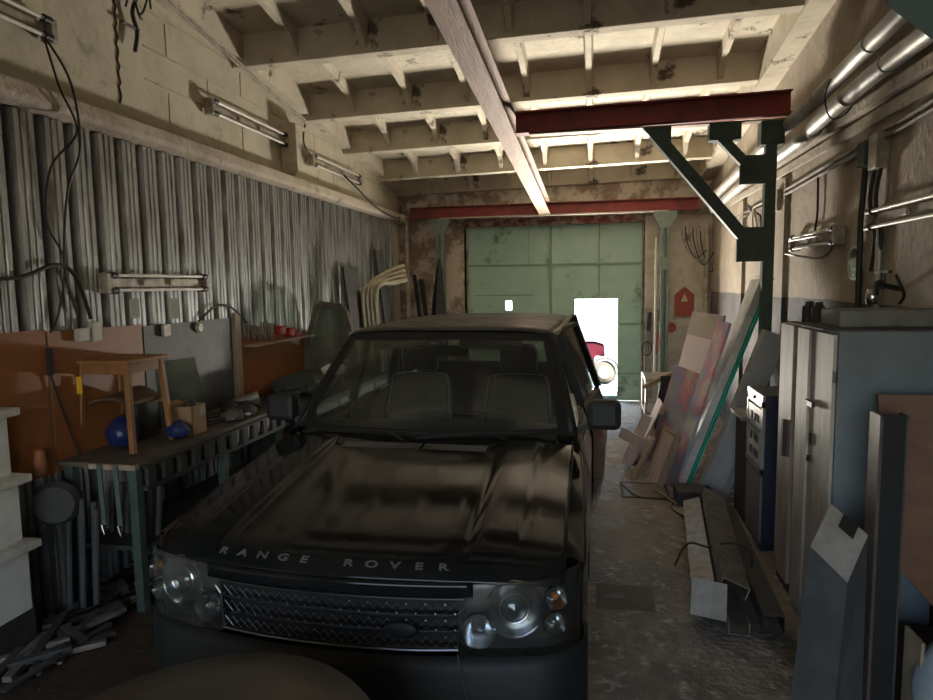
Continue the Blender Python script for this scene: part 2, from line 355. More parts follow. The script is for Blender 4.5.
# hanging monorail that runs from over the camera to the far beam
mono = MB(); ibeam(mono, (-.93, 1.6, 3.99), (-.86, 11.52, 3.335), .22, .19); 
tag(mono.build('monorail_beam', m_pink, loc=(-.75, 6, 3.5)), 'long pinkish-brown steel I-beam running under the ceiling towards the gate', 'steel beam')
br = thing('red_beam', 'red steel beam over the aisle ending on the near dark green post', 'steel beam', (.4, 6.8, 3.66))
ibeam(MB(), (-.80, 6.8, 3.66), (1.80, 6.8, 3.70), .215, .15).build('beam', m_red, br)
MB().box(-.66, 1.78, 6.74, 6.86, 3.645, 3.659).build('rail', m_pink, br)
br2 = thing('red_beam', 'red steel beam right above the green gate', 'steel beam', (-.7, 11.6, 3.33))
ibeam(MB(), (-3.3, 11.6, 3.345), (1.7, 11.6, 3.345), .20, .14).build('beam', m_red, br2)
MB().box(-2.75, 1.2, 11.5, 11.62, 3.322, 3.344).build('rail', mat('rail_pale', (.45, .40, .35), .6), br2)
# near post with plates and braces
pt = thing('crane_post', 'dark green steel post with diagonal braces carrying the near red beam', 'post', (1.64, 6.85, 0))
q = MB(); q.box(1.59, 1.69, 6.775, 6.875, 0, 3.66); q.build('column', m_dgreen, pt, bevel=.006)
q = MB(); q.box(1.54, 1.75, 6.76, 6.92, 3.43, 3.655); q.build('head_plate', m_dgreen, pt, bevel=.005)
q = MB(); q.box(1.36, 1.69, 6.77, 6.81, 3.07, 3.34); q.build('upper_gusset', m_dgreen, pt)
q = MB(); q.box(1.35, 1.68, 6.765, 6.815, 2.33, 2.66); q.build('lower_gusset', m_dgreen, pt)
q = MB(); q.bar((1.18, 6.79, 3.52), (1.45, 6.79, 3.22), .09, .08, (0, 1, 0)); q.build('short_brace', m_dgreen, pt)
q = MB(); q.box(1.07, 1.36, 6.74, 6.86, 3.49, 3.655); q.build('short_brace_plate', m_dgreen, pt)
q = MB(); q.bar((.56, 6.79, 3.60), (1.45, 6.79, 2.52), .11, .09, (0, 1, 0)); q.prism([(.44, 6.75, 3.655), (.72, 6.75, 3.655), (.72, 6.75, 3.35)], (0, .03, 0)); q.build('long_brace', m_dgreen, pt)
# far posts
def farpost(x, label):
    t = thing('crane_post', label, 'post', (x, 11.55, 0))
    q = MB(); q.box(x - .07, x - .02, 11.5, 11.64, 0, 3.2); q.box(x + .02, x + .07, 11.5, 11.64, 0, 3.2); q.box(x - .05, x + .05, 11.56, 11.58, 0, 3.2); q.build('column', m_pgreen, t)
    MB().prism([(x - .19, 11.49, 3.32), (x + .19, 11.49, 3.32), (x + .19, 11.49, 3.26), (x + .08, 11.49, 3.05), (x - .08, 11.49, 3.05), (x - .19, 11.49, 3.26)], (0, .03, 0)).build('head_plate', m_pgreen, t)
    MB().box(x - .09, x + .09, 11.47, 11.5, 2.35, 2.56).build('splice_plate', m_pgreen, t)
farpost(-2.74, 'pale green steel post left of the gate'); farpost(1.16, 'pale green steel post between the gate and the right wall')
# teal beam corner at the top right
tag(MB().prism([(1.30, 3.44, 3.40), (1.74, 3.99, 3.40), (1.74, 2.4, 3.40), (1.30, 2.4, 3.40)], (0, 0, .07)).build('teal_beam', mat('teal_paint', (.02, .07, .07), .45)), 'dark teal steel beam cutting across the top right corner', 'steel beam')

# ------------------------------------------------------------------ pipes and conduits
def pipe(name, pts, r, m, label, cat='pipe', group=None, n=14, bands=()):
    t = thing(name, label, cat, tuple(V(pts[0])), group)
    MB().tube(spline(pts, 5), r, n).build('tube', m, t)
    for f in bands:
        p = spline(pts, 5); i = int(f * (len(p) - 2)); MB().tube([p[i], p[i] + (p[i + 1] - p[i]).normalized() * .04], r * 1.12, n).build('clamp', m, t)
pipe('heating_pipe', [(1.83, 3.4, 3.80), (1.83, 4.6, 3.76), (1.83, 5.6, 3.70), (1.78, 6.1, 3.62), (1.80, 7.4, 3.60), (1.80, 9.2, 3.52), (1.82, 11.4, 3.42)], .062, m_pipe, 'upper of the two silver pipes along the top of the right wall', bands=(.25, .5, .8))
pipe('heating_pipe', [(1.87, 3.4, 3.55), (1.87, 4.7, 3.55), (1.86, 5.2, 3.53), (1.80, 5.6, 3.46), (1.80, 6.1, 3.43), (1.84, 6.4, 3.42), (1.84, 8.6, 3.38), (1.86, 11.4, 3.28)], .062, m_pipe, 'lower of the two silver pipes along the top of the right wall', bands=(.2, .4, .7))
tag(MB().tube(spline([(1.70, 5.4, 3.62), (1.68, 5.45, 3.50), (1.74, 5.5, 3.36), (1.86, 5.52, 3.40), (1.93, 5.5, 3.55)], 6), .006, 6).build('wire_loop', m_cable), 'black wire loop around the two silver pipes', 'wire')
# conduits right wall
c = thing('conduit', 'thin metal conduit run sloping along the right wall at mirror side', 'conduit', (1.9, 7, 3.1))
for dz in (0, .05): MB().tube([(1.93, 3.4, 3.17 + dz), (1.93, 5.2, 3.09 + dz), (1.93, 7.6, 3.02 + dz), (1.93, 9.8, 2.98 + dz)], .014, 8).build('tube', m_steel, c)
for y, z in ((5.25, 3.06), (7.55, 2.98)): MB().box(1.88, 1.95, y - .07, y + .07, z - .10, z + .12).build('junction_box', m_fix, c, bevel=.006)
t = thing('switch_box', 'black cabled switch box on the right wall below the conduit', 'switch box', (1.93, 5.0, 2.85))
MB().box(1.87, 1.955, 4.98, 5.12, 2.90, 3.14).build('box', m_fix, t, bevel=.006)
MB().box(1.86, 1.955, 5.16, 5.30, 2.95, 3.12).build('cover', m_dgreen, t, bevel=.006)
for dy in (0, .10): MB().tube(spline([(1.92, 5.02 + dy, 2.92), (1.91, 5.06 + dy, 2.7), (1.93, 5.0 + dy, 2.45), (1.93, 5.04 + dy, 2.2)], 6), .014, 8).build('cable', m_cable, t)
tag(MB().tube([(1.93, 5.32, 2.95), (1.93, 5.36, 2.6), (1.93, 5.30, 0)], .022, 8).build('black_conduit', m_cable), 'thick black vertical conduit beside the round mirror', 'conduit')
tag(MB().tube([(1.93, 5.02, 2.6), (1.93, 5.0, 0)], .022, 10).build('riser_pipe', m_pipe), 'pale vertical pipe running down to the tap on the right wall', 'pipe')
tag(MB().tube([(1.93, 7.72, 3.0), (1.93, 7.72, 0)], .022, 10).build('black_conduit', m_cable), 'dark vertical conduit just right of the near green post', 'conduit')
tag(MB().tube(spline([(1.93, 6.36, 3.05), (1.93, 6.34, 2.75), (1.93, 6.38, 2.62), (1.93, 6.4, 2.52)], 5), .010, 6).build('lamp_cable', m_cable), 'black cable dropping to the lamp fitting left of the mirror', 'cable')

# ------------------------------------------------------------------ fluorescent fittings
def batten(x, ya, yb, z, sgn, label, tilt=0, grp=None, tubes=True):
    """fitting on a side wall; sgn = direction into the room"""
    t = thing('lamp_fitting', label, 'wall lamp', (x, (ya + yb) / 2, z), grp)
    q = MB(); q.box(x, x + sgn * .05, ya + .04, yb - .04, z - .035, z + .035); q.build('body', m_fix, t, bevel=.004)
    for y in (ya, yb):
        MB().box(x, x + sgn * .09, y - .03, y + .03, z - .075, z + .075).build('end_cap', m_fix, t, bevel=.008)
    for k, dz in enumerate((-.055, .055)):
        MB().tube([(x + sgn * .075, ya + .03, z + dz), (x + sgn * .075, yb - .03, z + dz)], .013, 10).build('tube', m_white, t)
        for y in (ya + .045, yb - .045): MB().lathe([(0, -.03), (.026, -.03), (.026, .03), (0, .03)], (x + sgn * .075, y, z + dz), (0, 1, 0), 12).build('socket', m_black, t)
    for yy in (.35, .62): 
        y = ya + (yb - ya) * yy; MB().box(x + sgn * .05, x + sgn * .075, y - .05, y + .05, z - .02, z + .02).build('ballast', m_fix, t, bevel=.003)
    return t
batten(XL + .02, 2.5, 3.88, 3.86, 1, 'lamp fitting on the upper left wall nearest the camera, cut by the picture edge')
batten(XL + .02, 5.72, 7.22, 3.85, 1, 'lamp fitting on the upper left wall left of the hanging white flap')
batten(XL + .02, 7.95, 9.65, 3.76, 1, 'lamp fitting on the upper left wall right of the hanging white flap')
batten(XL + .095, 4.14, 5.36, 2.20, 1, 'lamp fitting fixed low on the corrugated metal cladding')
batten(XR, 5.76, 6.95, 2.50, -1, 'lamp fitting on the right wall between the green post and the mirror')
batten(XR, 3.7, 5.12, 2.56, -1, 'lamp fitting on the right wall right of the round mirror')
batten(XR, 7.75, 8.2, 3.0, -1, 'small lamp fitting on the right wall behind the near green post') if False else None
# white flap on the left wall
t = thing('wall_flap', 'pale sheet metal flap hanging on the upper left wall between two lamp fittings', 'metal panel', (XL + .1, 7.35, 3.4))
MB().prism([(XL + .02, 7.22, 4.03), (XL + .20, 7.24, 4.03), (XL + .20, 7.26, 3.50), (XL + .15, 7.25, 3.42), (XL + .02, 7.24, 3.42)], (0, .012, 0)).build('panel', m_ledge, t)
MB().box(XL + .0, XL + .20, 7.23, 7.62, 4.03, 4.045).build('flange', m_ledge, t)
MB().box(XL + .01, XL + .03, 7.24, 7.62, 3.42, 4.03).build('back_plate', m_plaster, t)
# conduit and hanging black cable on the left wall
c = thing('conduit', 'thin pale conduit running along the top of the left wall', 'conduit', (XL, 6, 4.2))
for dz in (0, .035): MB().tube([(XL + .17, 4.3, 4.58 + dz), (XL + .17, 6, 4.34 + dz), (XL + .17, 7.6, 4.12 + dz)], .010, 8).build('tube', m_fix, c)
MB().tube(spline([(XL + .16, 7.6, 4.12), (XL + .12, 7.62, 3.98), (XL + .10, 7.7, 3.88), (XL + .1, 7.9, 3.78)], 5), .012, 6).build('drop_cable', m_cable, c)
t = thing('cable_tangle', 'tangle of frayed black cables hanging at the top of the left wall', 'cable', (XL + .1, 4.75, 4.3))
for k in range(7):
    a = V((XL + .12, 4.72 + random.uniform(-.1, .25), 4.5 + random.uniform(-.08, .1))); b_ = a + V((random.uniform(-.05, .06), random.uniform(-.14, .16), random.uniform(-.22, .05)))
    MB().tube(sag(a, b_, random.uniform(.02, .08), 7), .009, 5).build('strand', m_cable, t)
MB().tube(spline([(XL + .08, 4.80, 4.50), (XL + .05, 4.74, 4.32), (XL + .05, 4.78, 4.18), (XL + .05, 4.74, 4.02)], 6), .016, 6).build('strand', m_cable, t)
MB().tube(spline([(XL + .05, 4.80, 4.20), (XL + .04, 4.62, 4.20)], 2), .012, 6).build('strand', m_cable, t)
tag(MB().tube(spline([(XL + .004, 4.60 + .012 * math.sin(k * 2.3), 4.55 - k * .04) for k in range(25)], 2), .009, 5).build('rusty_drip', m_stain), 'dark crusty vertical crack filler running down the upper left wall', 'wall crack')
pts1 = [(XL + .10, 3.80, 3.78), (XL + .24, 3.74, 3.45), (XL + .24, 3.86, 3.2), (XL + .15, 3.72, 2.95), (XL + .14, 3.66, 2.6), (XL + .14, 3.78, 2.35), (XL + .14, 3.70, 2.0), (XL + .14, 3.62, 1.88)]
pts2 = [(XL + .10, 3.82, 3.78), (XL + .24, 3.84, 3.5), (XL + .24, 3.88, 3.1), (XL + .15, 3.84, 2.8), (XL + .14, 3.78, 2.3), (XL + .14, 3.86, 2.0)]
tag(MB().tube(spline(pts1), .008, 6).build('hanging_cable', m_cable), 'thin black cable hanging from the nearest left lamp down the cladding, left strand', 'cable')
tag(MB().tube(spline(pts2), .008, 6).build('hanging_cable', m_cable), 'thin black cable hanging from the nearest left lamp down the cladding, right strand', 'cable')
tag(MB().tube(spline([(XL + .14, 3.2, 2.22), (XL + .14, 3.45, 2.24), (XL + .15, 3.7, 2.32), (XL + .15, 3.86, 2.24), (XL + .14, 3.98, 1.95)], 6), .014, 6).build('thick_cable', m_cable), 'thick black cable arching across the cladding at the left picture edge', 'cable')
tag(MB().tube(spline([(XL + .12, 8.9, 3.72), (XL + .25, 9.1, 3.55), (XL + .24, 9.8, 3.40), (XL + .24, 10.6, 3.32), (XL + .2, 11.3, 3.36), (XL + .1, 11.7, 3.62)], 6), .012, 6).build('thick_cable', m_cable), 'dark cable looping along the ledge towards the far left corner', 'cable')
tag(MB().tube(spline([(XL + .14, 5.25, 1.86), (XL + .15, 5.5, 1.98), (XL + .15, 5.75, 1.97), (XL + .15, 6.05, 1.80)], 6), .010, 6).build('thin_cable', m_cable), 'black cable arching above the grey metal board', 'cable')
for y, z, h_, w_, lab in ((4.46, 1.93, .15, .11, 'white card label hanging under the low lamp fitting, left one'), (4.95, 1.90, .17, .10, 'white card label hanging under the low lamp fitting, right one')):
    tag(MB().box(XL + .11, XL + .116, y - w_ / 2, y + w_ / 2, z, z + h_).build('hanging_card', mat('card_white', (.30, .29, .25), .7)), lab, 'card')
t = thing('socket', 'white double socket fixed at the top of the orange boards', 'socket', (XL + .1, 3.95, 1.8))
MB().box(XL + .125, XL + .165, 3.83, 3.95, 1.80, 1.89).build('plate', mat('socket_white', (.42, .40, .34), .5), t, bevel=.006); MB().box(XL + .125, XL + .18, 3.955, 4.03, 1.79, 1.93).build('plate', MATS['socket_white'], t, bevel=.006)
t = thing('socket', 'small pale socket on the grey metal board under the cards', 'socket', (XL + .1, 4.8, 1.7))
MB().box(XL + .125, XL + .155, 4.74, 4.83, 1.76, 1.86).build('plate', m_fix, t, bevel=.006)
t = thing('socket', 'round wall socket at the top of the grey metal board', 'socket', (XL + .1, 5.3, 1.7)); MB().lathe([(0, .03), (.035, .03), (.045, 0), (0, 0)], (XL + .125, 5.25, 1.80), (1, 0, 0), 16).build('plate', m_fix, t)

# boards along the left wall above the bench
def lboard(name, y0, y1, z0, z1, m, lab, cat, dz=0.):
    return tag(MB().prism([(XL + .10, y0, z0), (XL + .10, y1, z0), (XL + .10, y1, z1 + dz), (XL + .10, y0, z1)], (.018, 0, 0)).build(name, m), lab, cat)
lboard('orange_board', 2.4, 3.60, .95, 1.90, m_board, 'orange-brown board at the left picture edge behind the white shelf', 'board')
lboard('orange_board', 3.62, 4.52, .95, 1.885, m_board, 'orange-brown board behind the wooden stool', 'board', -.01)
lboard('grey_board', 4.54, 5.80, .95, 1.86, m_gboard, 'dark grey metal board between two orange boards', 'board', -.0)
lboard('orange_board', 5.98, 8.25, .95, 1.66, m_board, 'low orange-brown board beyond the grey metal board', 'board', -.10)
tag(MB().box(XL + .10, XL + .15, 5.83, 5.93, .95, 1.9).build('wood_batten', m_rawwood), 'narrow pale wooden batten beside the grey metal board', 'batten')
o = MB().tube([(XL + .14, 3.60, 1.78), (XL + .14, 3.60, 1.6)], .02, 6); o.tube(sag((XL + .14, 3.6, 1.6), (XL + .15, 3.78, 1.0), .02), .007, 6)
tag(o.build('power_lead', m_cable), 'black lead hanging in the gap between the two near orange boards', 'cable')

# ------------------------------------------------------------------ bench
BZ = 1.02
t = thing('workbench', 'long dark workbench along the left wall with a perforated front rail', 'workbench', (-3.2, 4.6, 0))
MB().box(XL + .1, -2.92, 3.62, 5.75, BZ - .03, BZ).build('worktop', mat('bench_top', (.11, .085, .06), .7, col2=(.06, .05, .04), scale=6), t)
MB().box(-2.94, -2.90, 3.62, 3.95, BZ - .025, BZ + .004).build('edge_strip', m_rawwood, t) if False else None
MB().box(-3.25, -2.905, 3.60, 3.64, BZ - .035, BZ - .002).build('end_strip', m_rawwood, t)
q = MB(); q.box(-2.93, -2.90, 3.7, 5.75, BZ - .05, BZ - .032); q.box(-2.93, -2.90, 3.7, 5.75, BZ - .20, BZ - .17)
y = 3.72
while y < 5.7: q.box(-2.93, -2.90, y, y + .075, BZ - .17, BZ - .05); y += .17
q.build('perforated_rail', m_dark, t)
MB().box(-3.0, -2.96, 3.7, 5.75, BZ - .18, BZ - .04).build('back_rail', m_steel, t)
for x in (-3.45, -2.97):
    for y in (3.68, 4.7, 5.68): MB().box(x - .03, x + .03, y - .03, y + .03, 0, BZ - .03).build('leg', m_dgreen, t)
MB().box(-3.45, -2.95, 3.7, 5.7, .40, .43).build('lower_shelf', m_dark, t)
# green tubes stored under the bench + straps
for k in range(5):
    x = -3.38 + k * .05; tag(MB().tube([(x, 3.50 + (k % 2) * .05, 0.0), (x + .01, 3.55 + (k % 2) * .04, .86 - .03 * k)], .018, 8).build('steel_tube', m_gboard), 'thin dark grey steel tube standing against the bench end', 'tube', 'tubes against the bench end')
def strap(x, y, lab):
    t_ = thing('strap', lab, 'strap', (x, y, .5))
    MB().prism([(x, y, BZ + .004), (x + .035, y, BZ + .004), (x + .045, y, .62), (x + .012, y, .62)], (0, .006, 0)).build('webbing', mat('strap_green', (.07, .10, .08), .8), t_)
    MB().tube([(x + .01, y, .62), (x + .03, y, .55), (x + .05, y, .62)], .005, 6).build('buckle', m_chrome, t_)
strap(-3.17, 3.575, 'green webbing strap with a metal hook hanging at the bench end, left one'); strap(-3.05, 3.575, 'green webbing strap hanging at the bench end, right one')
# stool
SX, SY = -3.32, 4.06
t = thing('wooden_stool', 'orange-brown wooden stool standing on the workbench', 'stool', (SX, SY, BZ + .005))
H = .65; a = .21
for sx_, sy_ in ((-1, -1), (1, -1), (1, 1), (-1, 1)):
    q = MB(); q.bar((SX + sx_ * a, SY + sy_ * a, BZ + .005), (SX + sx_ * (a - .035), SY + sy_ * (a - .035), BZ + H - .03), .038, .038, (0, 1, 0)); q.build('leg', m_wood, t, bevel=.004)
MB().box(SX - .22, SX + .22, SY - .22, SY + .22, BZ + H - .03, BZ + H).build('seat', m_wood, t, bevel=.006)
b2 = a - .035
for d in (-1, 1):
    MB().box(SX - b2, SX + b2, SY + d * b2 - .012, SY + d * b2 + .012, BZ + H - .10, BZ + H - .03).build('apron', m_wood, t)
    MB().box(SX + d * b2 - .012, SX + d * b2 + .012, SY - b2, SY + b2, BZ + H - .10, BZ + H - .03).build('apron', m_wood, t)
MB().box(SX - b2, SX + b2, SY - .012 + b2, SY + .012 + b2, BZ + .30, BZ + .33).build('stretcher', m_wood, t)
t = thing('saddle_pad', 'brown curved leather pad lying on the stool rungs', 'pad', (SX, SY, BZ + .25))
MB().grid(lambda u, v: V((SX - .17 + .34 * u, SY - .17 + .34 * v, BZ + .33 + .08 * math.sin(PI * u) * (.5 + .5 * v))), 10, 6).build('cushion', mat('brown_leather', (.10, .055, .035), .55), t, solid=.02)
tag(MB().box(SX - .175, SX - .13, SY - .245, SY - .235, BZ + .42, BZ + .54).build('yellow_tag', mat('yellow_plastic', (.65, .38, .02), .5), bevel=.006), 'small yellow plastic tag hanging on the stool', 'tag')
def lump(name, c, r, sq, m, lab, cat, n=16, jit=.12, group=None):
    mb = MB(); mb.ball(c, r, n, sq, jit); zmin = c[2] - r * sq[2] * .75
    mb.v = [V((p.x, p.y, max(p.z, zmin))) for p in mb.v]
    return tag(mb.build(name, m, sub=1), lab, cat, group)
lump('plastic_bag', (SX - .02, SY - .02, BZ + .10), .12, (1.0, 1.0, 1.0), mat('blue_plastic', (.012, .02, .09), .35, bump=.6, bscale=20), 'crumpled dark blue plastic bag under the stool', 'bag')
lump('plastic_bag', (-3.08, 4.30, BZ + .07), .07, (1.3, 1.2, 1.0), MATS['blue_plastic'], 'small dark blue plastic bag just right of the stool', 'bag')
# cardboard box
t = thing('cardboard_box', 'open brown cardboard box on the workbench right of the stool', 'box', (-3.02, 4.5, BZ))
q = MB(); x0, x1, y0_, y1_ = -3.20, -3.02, 4.40, 4.58; h_ = .23; w_ = .005
q.box(x0, x1, y0_, y0_ + w_, BZ, BZ + h_); q.box(x0, x1, y1_ - w_, y1_, BZ, BZ + h_); q.box(x0, x0 + w_, y0_, y1_, BZ, BZ + h_); q.box(x1 - w_, x1, y0_, y1_, BZ, BZ + h_); q.box(x0, x1, y0_, y1_, BZ, BZ + .005)
q.build('carton', m_card, t)
MB().prism([(x0, y0_, BZ + h_), (x0, y1_, BZ + h_), (x0 - .06, y1_, BZ + h_ + .02), (x0 - .06, y0_, BZ + h_ + .02)], (0, 0, .004)).build('flap', m_card, t)
MB().box(x1, x1 + .002, 4.50, 4.57, BZ + .14, BZ + .21).build('label_sticker', mat('card_white', (.3, .29, .25)), t)
for k in range(3): tag(MB().tube([(-3.13 + .02 * k, 4.50, BZ + .03), (-3.15 + .035 * k, 4.5 + .02 * k, BZ + .27)], .007, 6).build('screwdriver', m_dark), 'dark tool handle sticking out of the cardboard box', 'tool', 'tools in the cardboard box')
# glass pane behind
t = thing('glass_pane', 'greenish glass pane leaning behind the cardboard box', 'glass pane', (-3.2, 4.7, BZ))
MB().prism([(-3.30, 4.42, BZ + .005), (-3.18, 4.86, BZ + .005), (-3.30, 4.88, BZ + .56), (-3.40, 4.50, BZ + .56)], (.006, 0, 0)).build('pane', m_pane, t)
tag(MB().box(-3.44, -3.32, 4.18, 4.42, BZ, BZ + .34).build('metal_can', m_dark, bevel=.02), 'dark metal canister on the bench behind the stool', 'canister')
# bench clutter
def jag(name, c, L, ang, r, m, lab, cat, group=None, tilt=0):
    dx, dy = math.cos(ang) * L / 2, math.sin(ang) * L / 2
    mb = MB().bar((c[0] - dx, c[1] - dy, c[2] + r / 2), (c[0] + dx, c[1] + dy, c[2] + r / 2 + tilt), r * 1.6, r); return tag(mb.build(name, m, bevel=r * .15), lab, cat, group)
random.seed(21)
for k in range(14):
    y = 4.72 + .07 * k + random.uniform(-.02, .02); x = random.uniform(-3.3, -3.02)
    jag('wood_lath', (x, y, BZ + .002 + .012 * (k % 3)), random.uniform(.35, .6), R(random.uniform(60, 120)), .012, random.choice((m_rawwood, m_dark, m_steel, m_steel)), 'thin strip lying in the clutter on the bench', 'strip', 'strips in the bench clutter')
for k in range(9):
    x, y = random.uniform(-3.42, -3.0), random.uniform(4.95, 5.65)
    lump('rag', (x, y, BZ + .045), random.uniform(.05, .09), (1.2, 1.3, .7), random.choice((m_dark, m_dark, mat('grey_rag', (.09, .08, .07), .9))), 'crumpled dark rag on the far end of the bench', 'rag', n=12, jit=.2, group='rags on the bench')
lump('cloth', (-3.0, 5.15, BZ + .035), .035, (1.4, 1., .8), mat('white_cloth', (.55, .52, .46), .9), 'small white cloth scrap on the bench front', 'cloth', jit=.25)
tag(MB().tube([(-3.35, 5.4, BZ + .03), (-3.1, 5.55, BZ + .12)], .05, 10).build('roll', m_steel), 'short grey metal roll on the far end of the bench', 'roll')
for k in range(7): tag(MB().tube([(-3.32 + .06 * k, 3.85, .46), (-3.32 + .06 * k, 3.9, .80)], .022, 8).build('bottle', m_dark), 'dark bottle on the lower shelf of the bench', 'bottle', 'bottles on the lower bench shelf')

# second stand further along with clothes heap
t = thing('low_cabinet', 'dark low cabinet beyond the workbench under the heap of clothes', 'cabinet', (-3.1, 6.8, 0))
MB().box(XL + .12, -2.75, 6.0, 8.4, 0, .98).build('body', m_dark, t, bevel=.01)
for k in range(4): MB().box(-2.75, -2.735, 6.03 + .59 * k, 6.58 + .59 * k, .05, .93).build('door', m_gboard, t, bevel=.004)
m_cloth = mat('dark_green_cloth', (.03, .04, .03), .95, col2=(.05, .05, .045), scale=8)
lump('clothes_heap', (-3.15, 6.7, 1.08), .30, (1.0, 1.6, .42), m_cloth, 'heap of dark green clothes on the low cabinet', 'clothes', n=28, jit=.30)
lump('clothes_heap', (-3.0, 7.0, 1.08), .20, (1.0, 1.3, .5), mat('dark_cloth', (.035, .03, .03), .95), 'heap of dark clothes behind the white cloth', 'clothes', n=28, jit=.30)
lump('cloth', (-2.95, 7.0, 1.19), .12, (1.2, 1.5, .55), MATS['white_cloth'], 'crumpled white cloth on the heap of dark clothes', 'cloth', n=20, jit=.35)
for k, (y, c_) in enumerate(((6.75, (.35, .02, .015)), (6.98, (.35, .02, .015)), (7.14, (.32, .04, .02)))):
    tag(MB().box(XL + .1, XL + .2, y - .06, y + .06, 1.62 - .04 * k, 1.72 - .04 * k).build('red_clamp', mat('red_plastic', (.35, .02, .015), .45), bevel=.02), 'red plastic tool on top of the far orange board, %s of three' % ('leftmost', 'middle', 'rightmost')[k], 'tool')
for k in range(5): tag(MB().tube([(XL + .15, 6.05 + .12 * k, 1.62 - .012 * k), (XL + .13, 6.08 + .12 * k, 1.78 - .02 * (k % 3))], .018, 7).build('spray_can', m_steel), 'small dark can standing on top of the far orange board', 'can', 'cans on the far orange board')
tag(MB().box(XL + .08, XL + .26, 6.0, 8.2, 1.55, 1.57).build('narrow_shelf', m_rawwood), 'narrow shelf strip along the top of the far orange board', 'shelf')
# car door leaning at the end of the boards
t = thing('car_door', 'dusty grey car door with greenish window leaning near the cladding', 'car door', (-3.1, 7.6, 1.0))
M_ = Matrix.Translation((-3.16, 7.25, .985)) @ Matrix.Rotation(R(-18), 4, 'Z') @ Matrix.Rotation(R(-8), 4, 'X') @ Matrix.Scale(.82, 4, (1, 0, 0))
out = [(-.50, 0, 0), (.55, 0, 0), (.55, 0, .38), (.30, 0, .88), (.18, 0, .97), (-.20, 0, 1.0), (-.32, 0, .94), (-.50, 0, .42)]
inn = [(-.38, 0, .44), (.42, 0, .44), (.22, 0, .84), (.12, 0, .90), (-.16, 0, .92), (-.24, 0, .87)]
m_dgrey = mat('dusty_grey_paint', (.17, .16, .14), .4, .2, col2=(.11, .10, .09), scale=6)
q = MB().prism([p for p in out[:3]] + [(.42, 0, .44), (-.38, 0, .44), out[7]], (0, .06, 0)); q.xf(M_); q.build('panel', m_dgrey, t, bevel=.01)
q = MB()
ring_o = [out[2], out[3], out[4], out[5], out[6], out[7]]; ring_i = [inn[1], inn[2], inn[3], inn[4], inn[5], inn[0]]
for i in range(5): q.prism([ring_o[i], ring_o[i + 1], ring_i[i + 1], ring_i[i]], (0, .05, 0))
q.xf(M_); q.build('window_frame', m_dgrey, t)
q = MB().prism([(p[0], .02, p[2]) for p in inn], (0, .006, 0)); q.xf(M_); q.build('window', m_pane, t)
q = MB().bar((.30, -.03, .30), (.45, -.03, .30), .02, .025); q.xf(M_); q.build('handle', m_chrome, t)

# dark panels and trim leaning further down the left wall
def slabp(name, a, b_, c_, thick, m, lab, cat, group=None, bevel=.003):
    """a,b = bottom edge, c = top above a; 4th corner completed"""
    a, b_, c_ = V(a), V(b_), V(c_); d = b_ + (c_ - a); n_ = (b_ - a).cross(c_ - a).normalized() * thick
    return tag(MB().prism([a, b_, d, c_], n_).build(name, m, bevel=bevel), lab, cat, group)
slabp('dark_panel', (-3.15, 8.5, 0), (-3.2, 9.15, 0), (-3.42, 8.5, 2.42), .03, m_dark, 'dark panel leaning on the cladding left of the silver trim', 'panel')
slabp('dark_panel', (-3.15, 9.95, 0), (-3.2, 10.45, 0), (-3.45, 9.95, 2.72), .03, m_gboard, 'grey-green panel leaning on the cladding behind the silver trim', 'panel')
slabp('dark_panel', (-2.95, 9.0, 0), (-3.0, 9.5, 0), (-3.34, 9.0, 2.05), .03, m_dark, 'black panel leaning beside the silver trim', 'panel')
m_sil = mat('silver_trim', (.42, .39, .30), .32, .5, col2=(.30, .27, .2), scale=9)
t = thing('door_frame_trim', 'bent silvery car window frame standing above the car roof', 'metal frame', (-2.75, 8.6, 0))
for off, w_ in ((0, .035), (.06, .03), (.12, .03), (.18, .035)):
    MB().tube(spline([(-3.02 + off, 8.45, 0), (-3.06 + off, 8.45, 1.3), (-3.10 + off, 8.46, 2.0), (-3.05 + off, 8.55, 2.16 + off * .1), (-2.87 + off * .4, 8.8, 2.33 - off * .8), (-2.70 + off * .2, 9.05, 2.43 - off * 1.1)], 6), w_, 8).build('rail', m_sil, t)
slabp('dark_plank', (-2.95, 11.35, 0), (-2.88, 11.35, 0), (-3.34, 11.80, 2.34), .04, m_black, 'black plank leaning in the far left corner, left one', 'plank')
slabp('dark_plank', (-2.80, 11.25, 0), (-2.72, 11.25, 0), (-3.22, 11.80, 2.25), .04, m_black, 'black plank leaning in the far left corner, right one', 'plank')
t = thing('folded_umbrella', 'closed black umbrella-like bundle leaning on the pale green post left of the gate', 'umbrella', (-2.72, 11.3, 0))
MB().lathe([(.10, 0), (.16, .7), (.17, 1.3), (.12, 1.9), (.05, 2.4), (.015, 2.62)], (-2.78, 11.32, 0), (.02, .02, 1), 9).build('canopy', m_black, t)
MB().tube([(-2.66, 11.3, 0), (-2.70, 11.38, 2.4)], .03, 8).build('pole', m_black, t)
tag(MB().tube([(-3.42, 11.72, 0), (-3.42, 11.72, 3.3)], .045, 12).build('drain_pipe', mat('pale_pipe', (.45, .42, .36), .6, col2=(.25, .2, .15), scale=8)), 'pale vertical pipe in the far left corner', 'pipe')

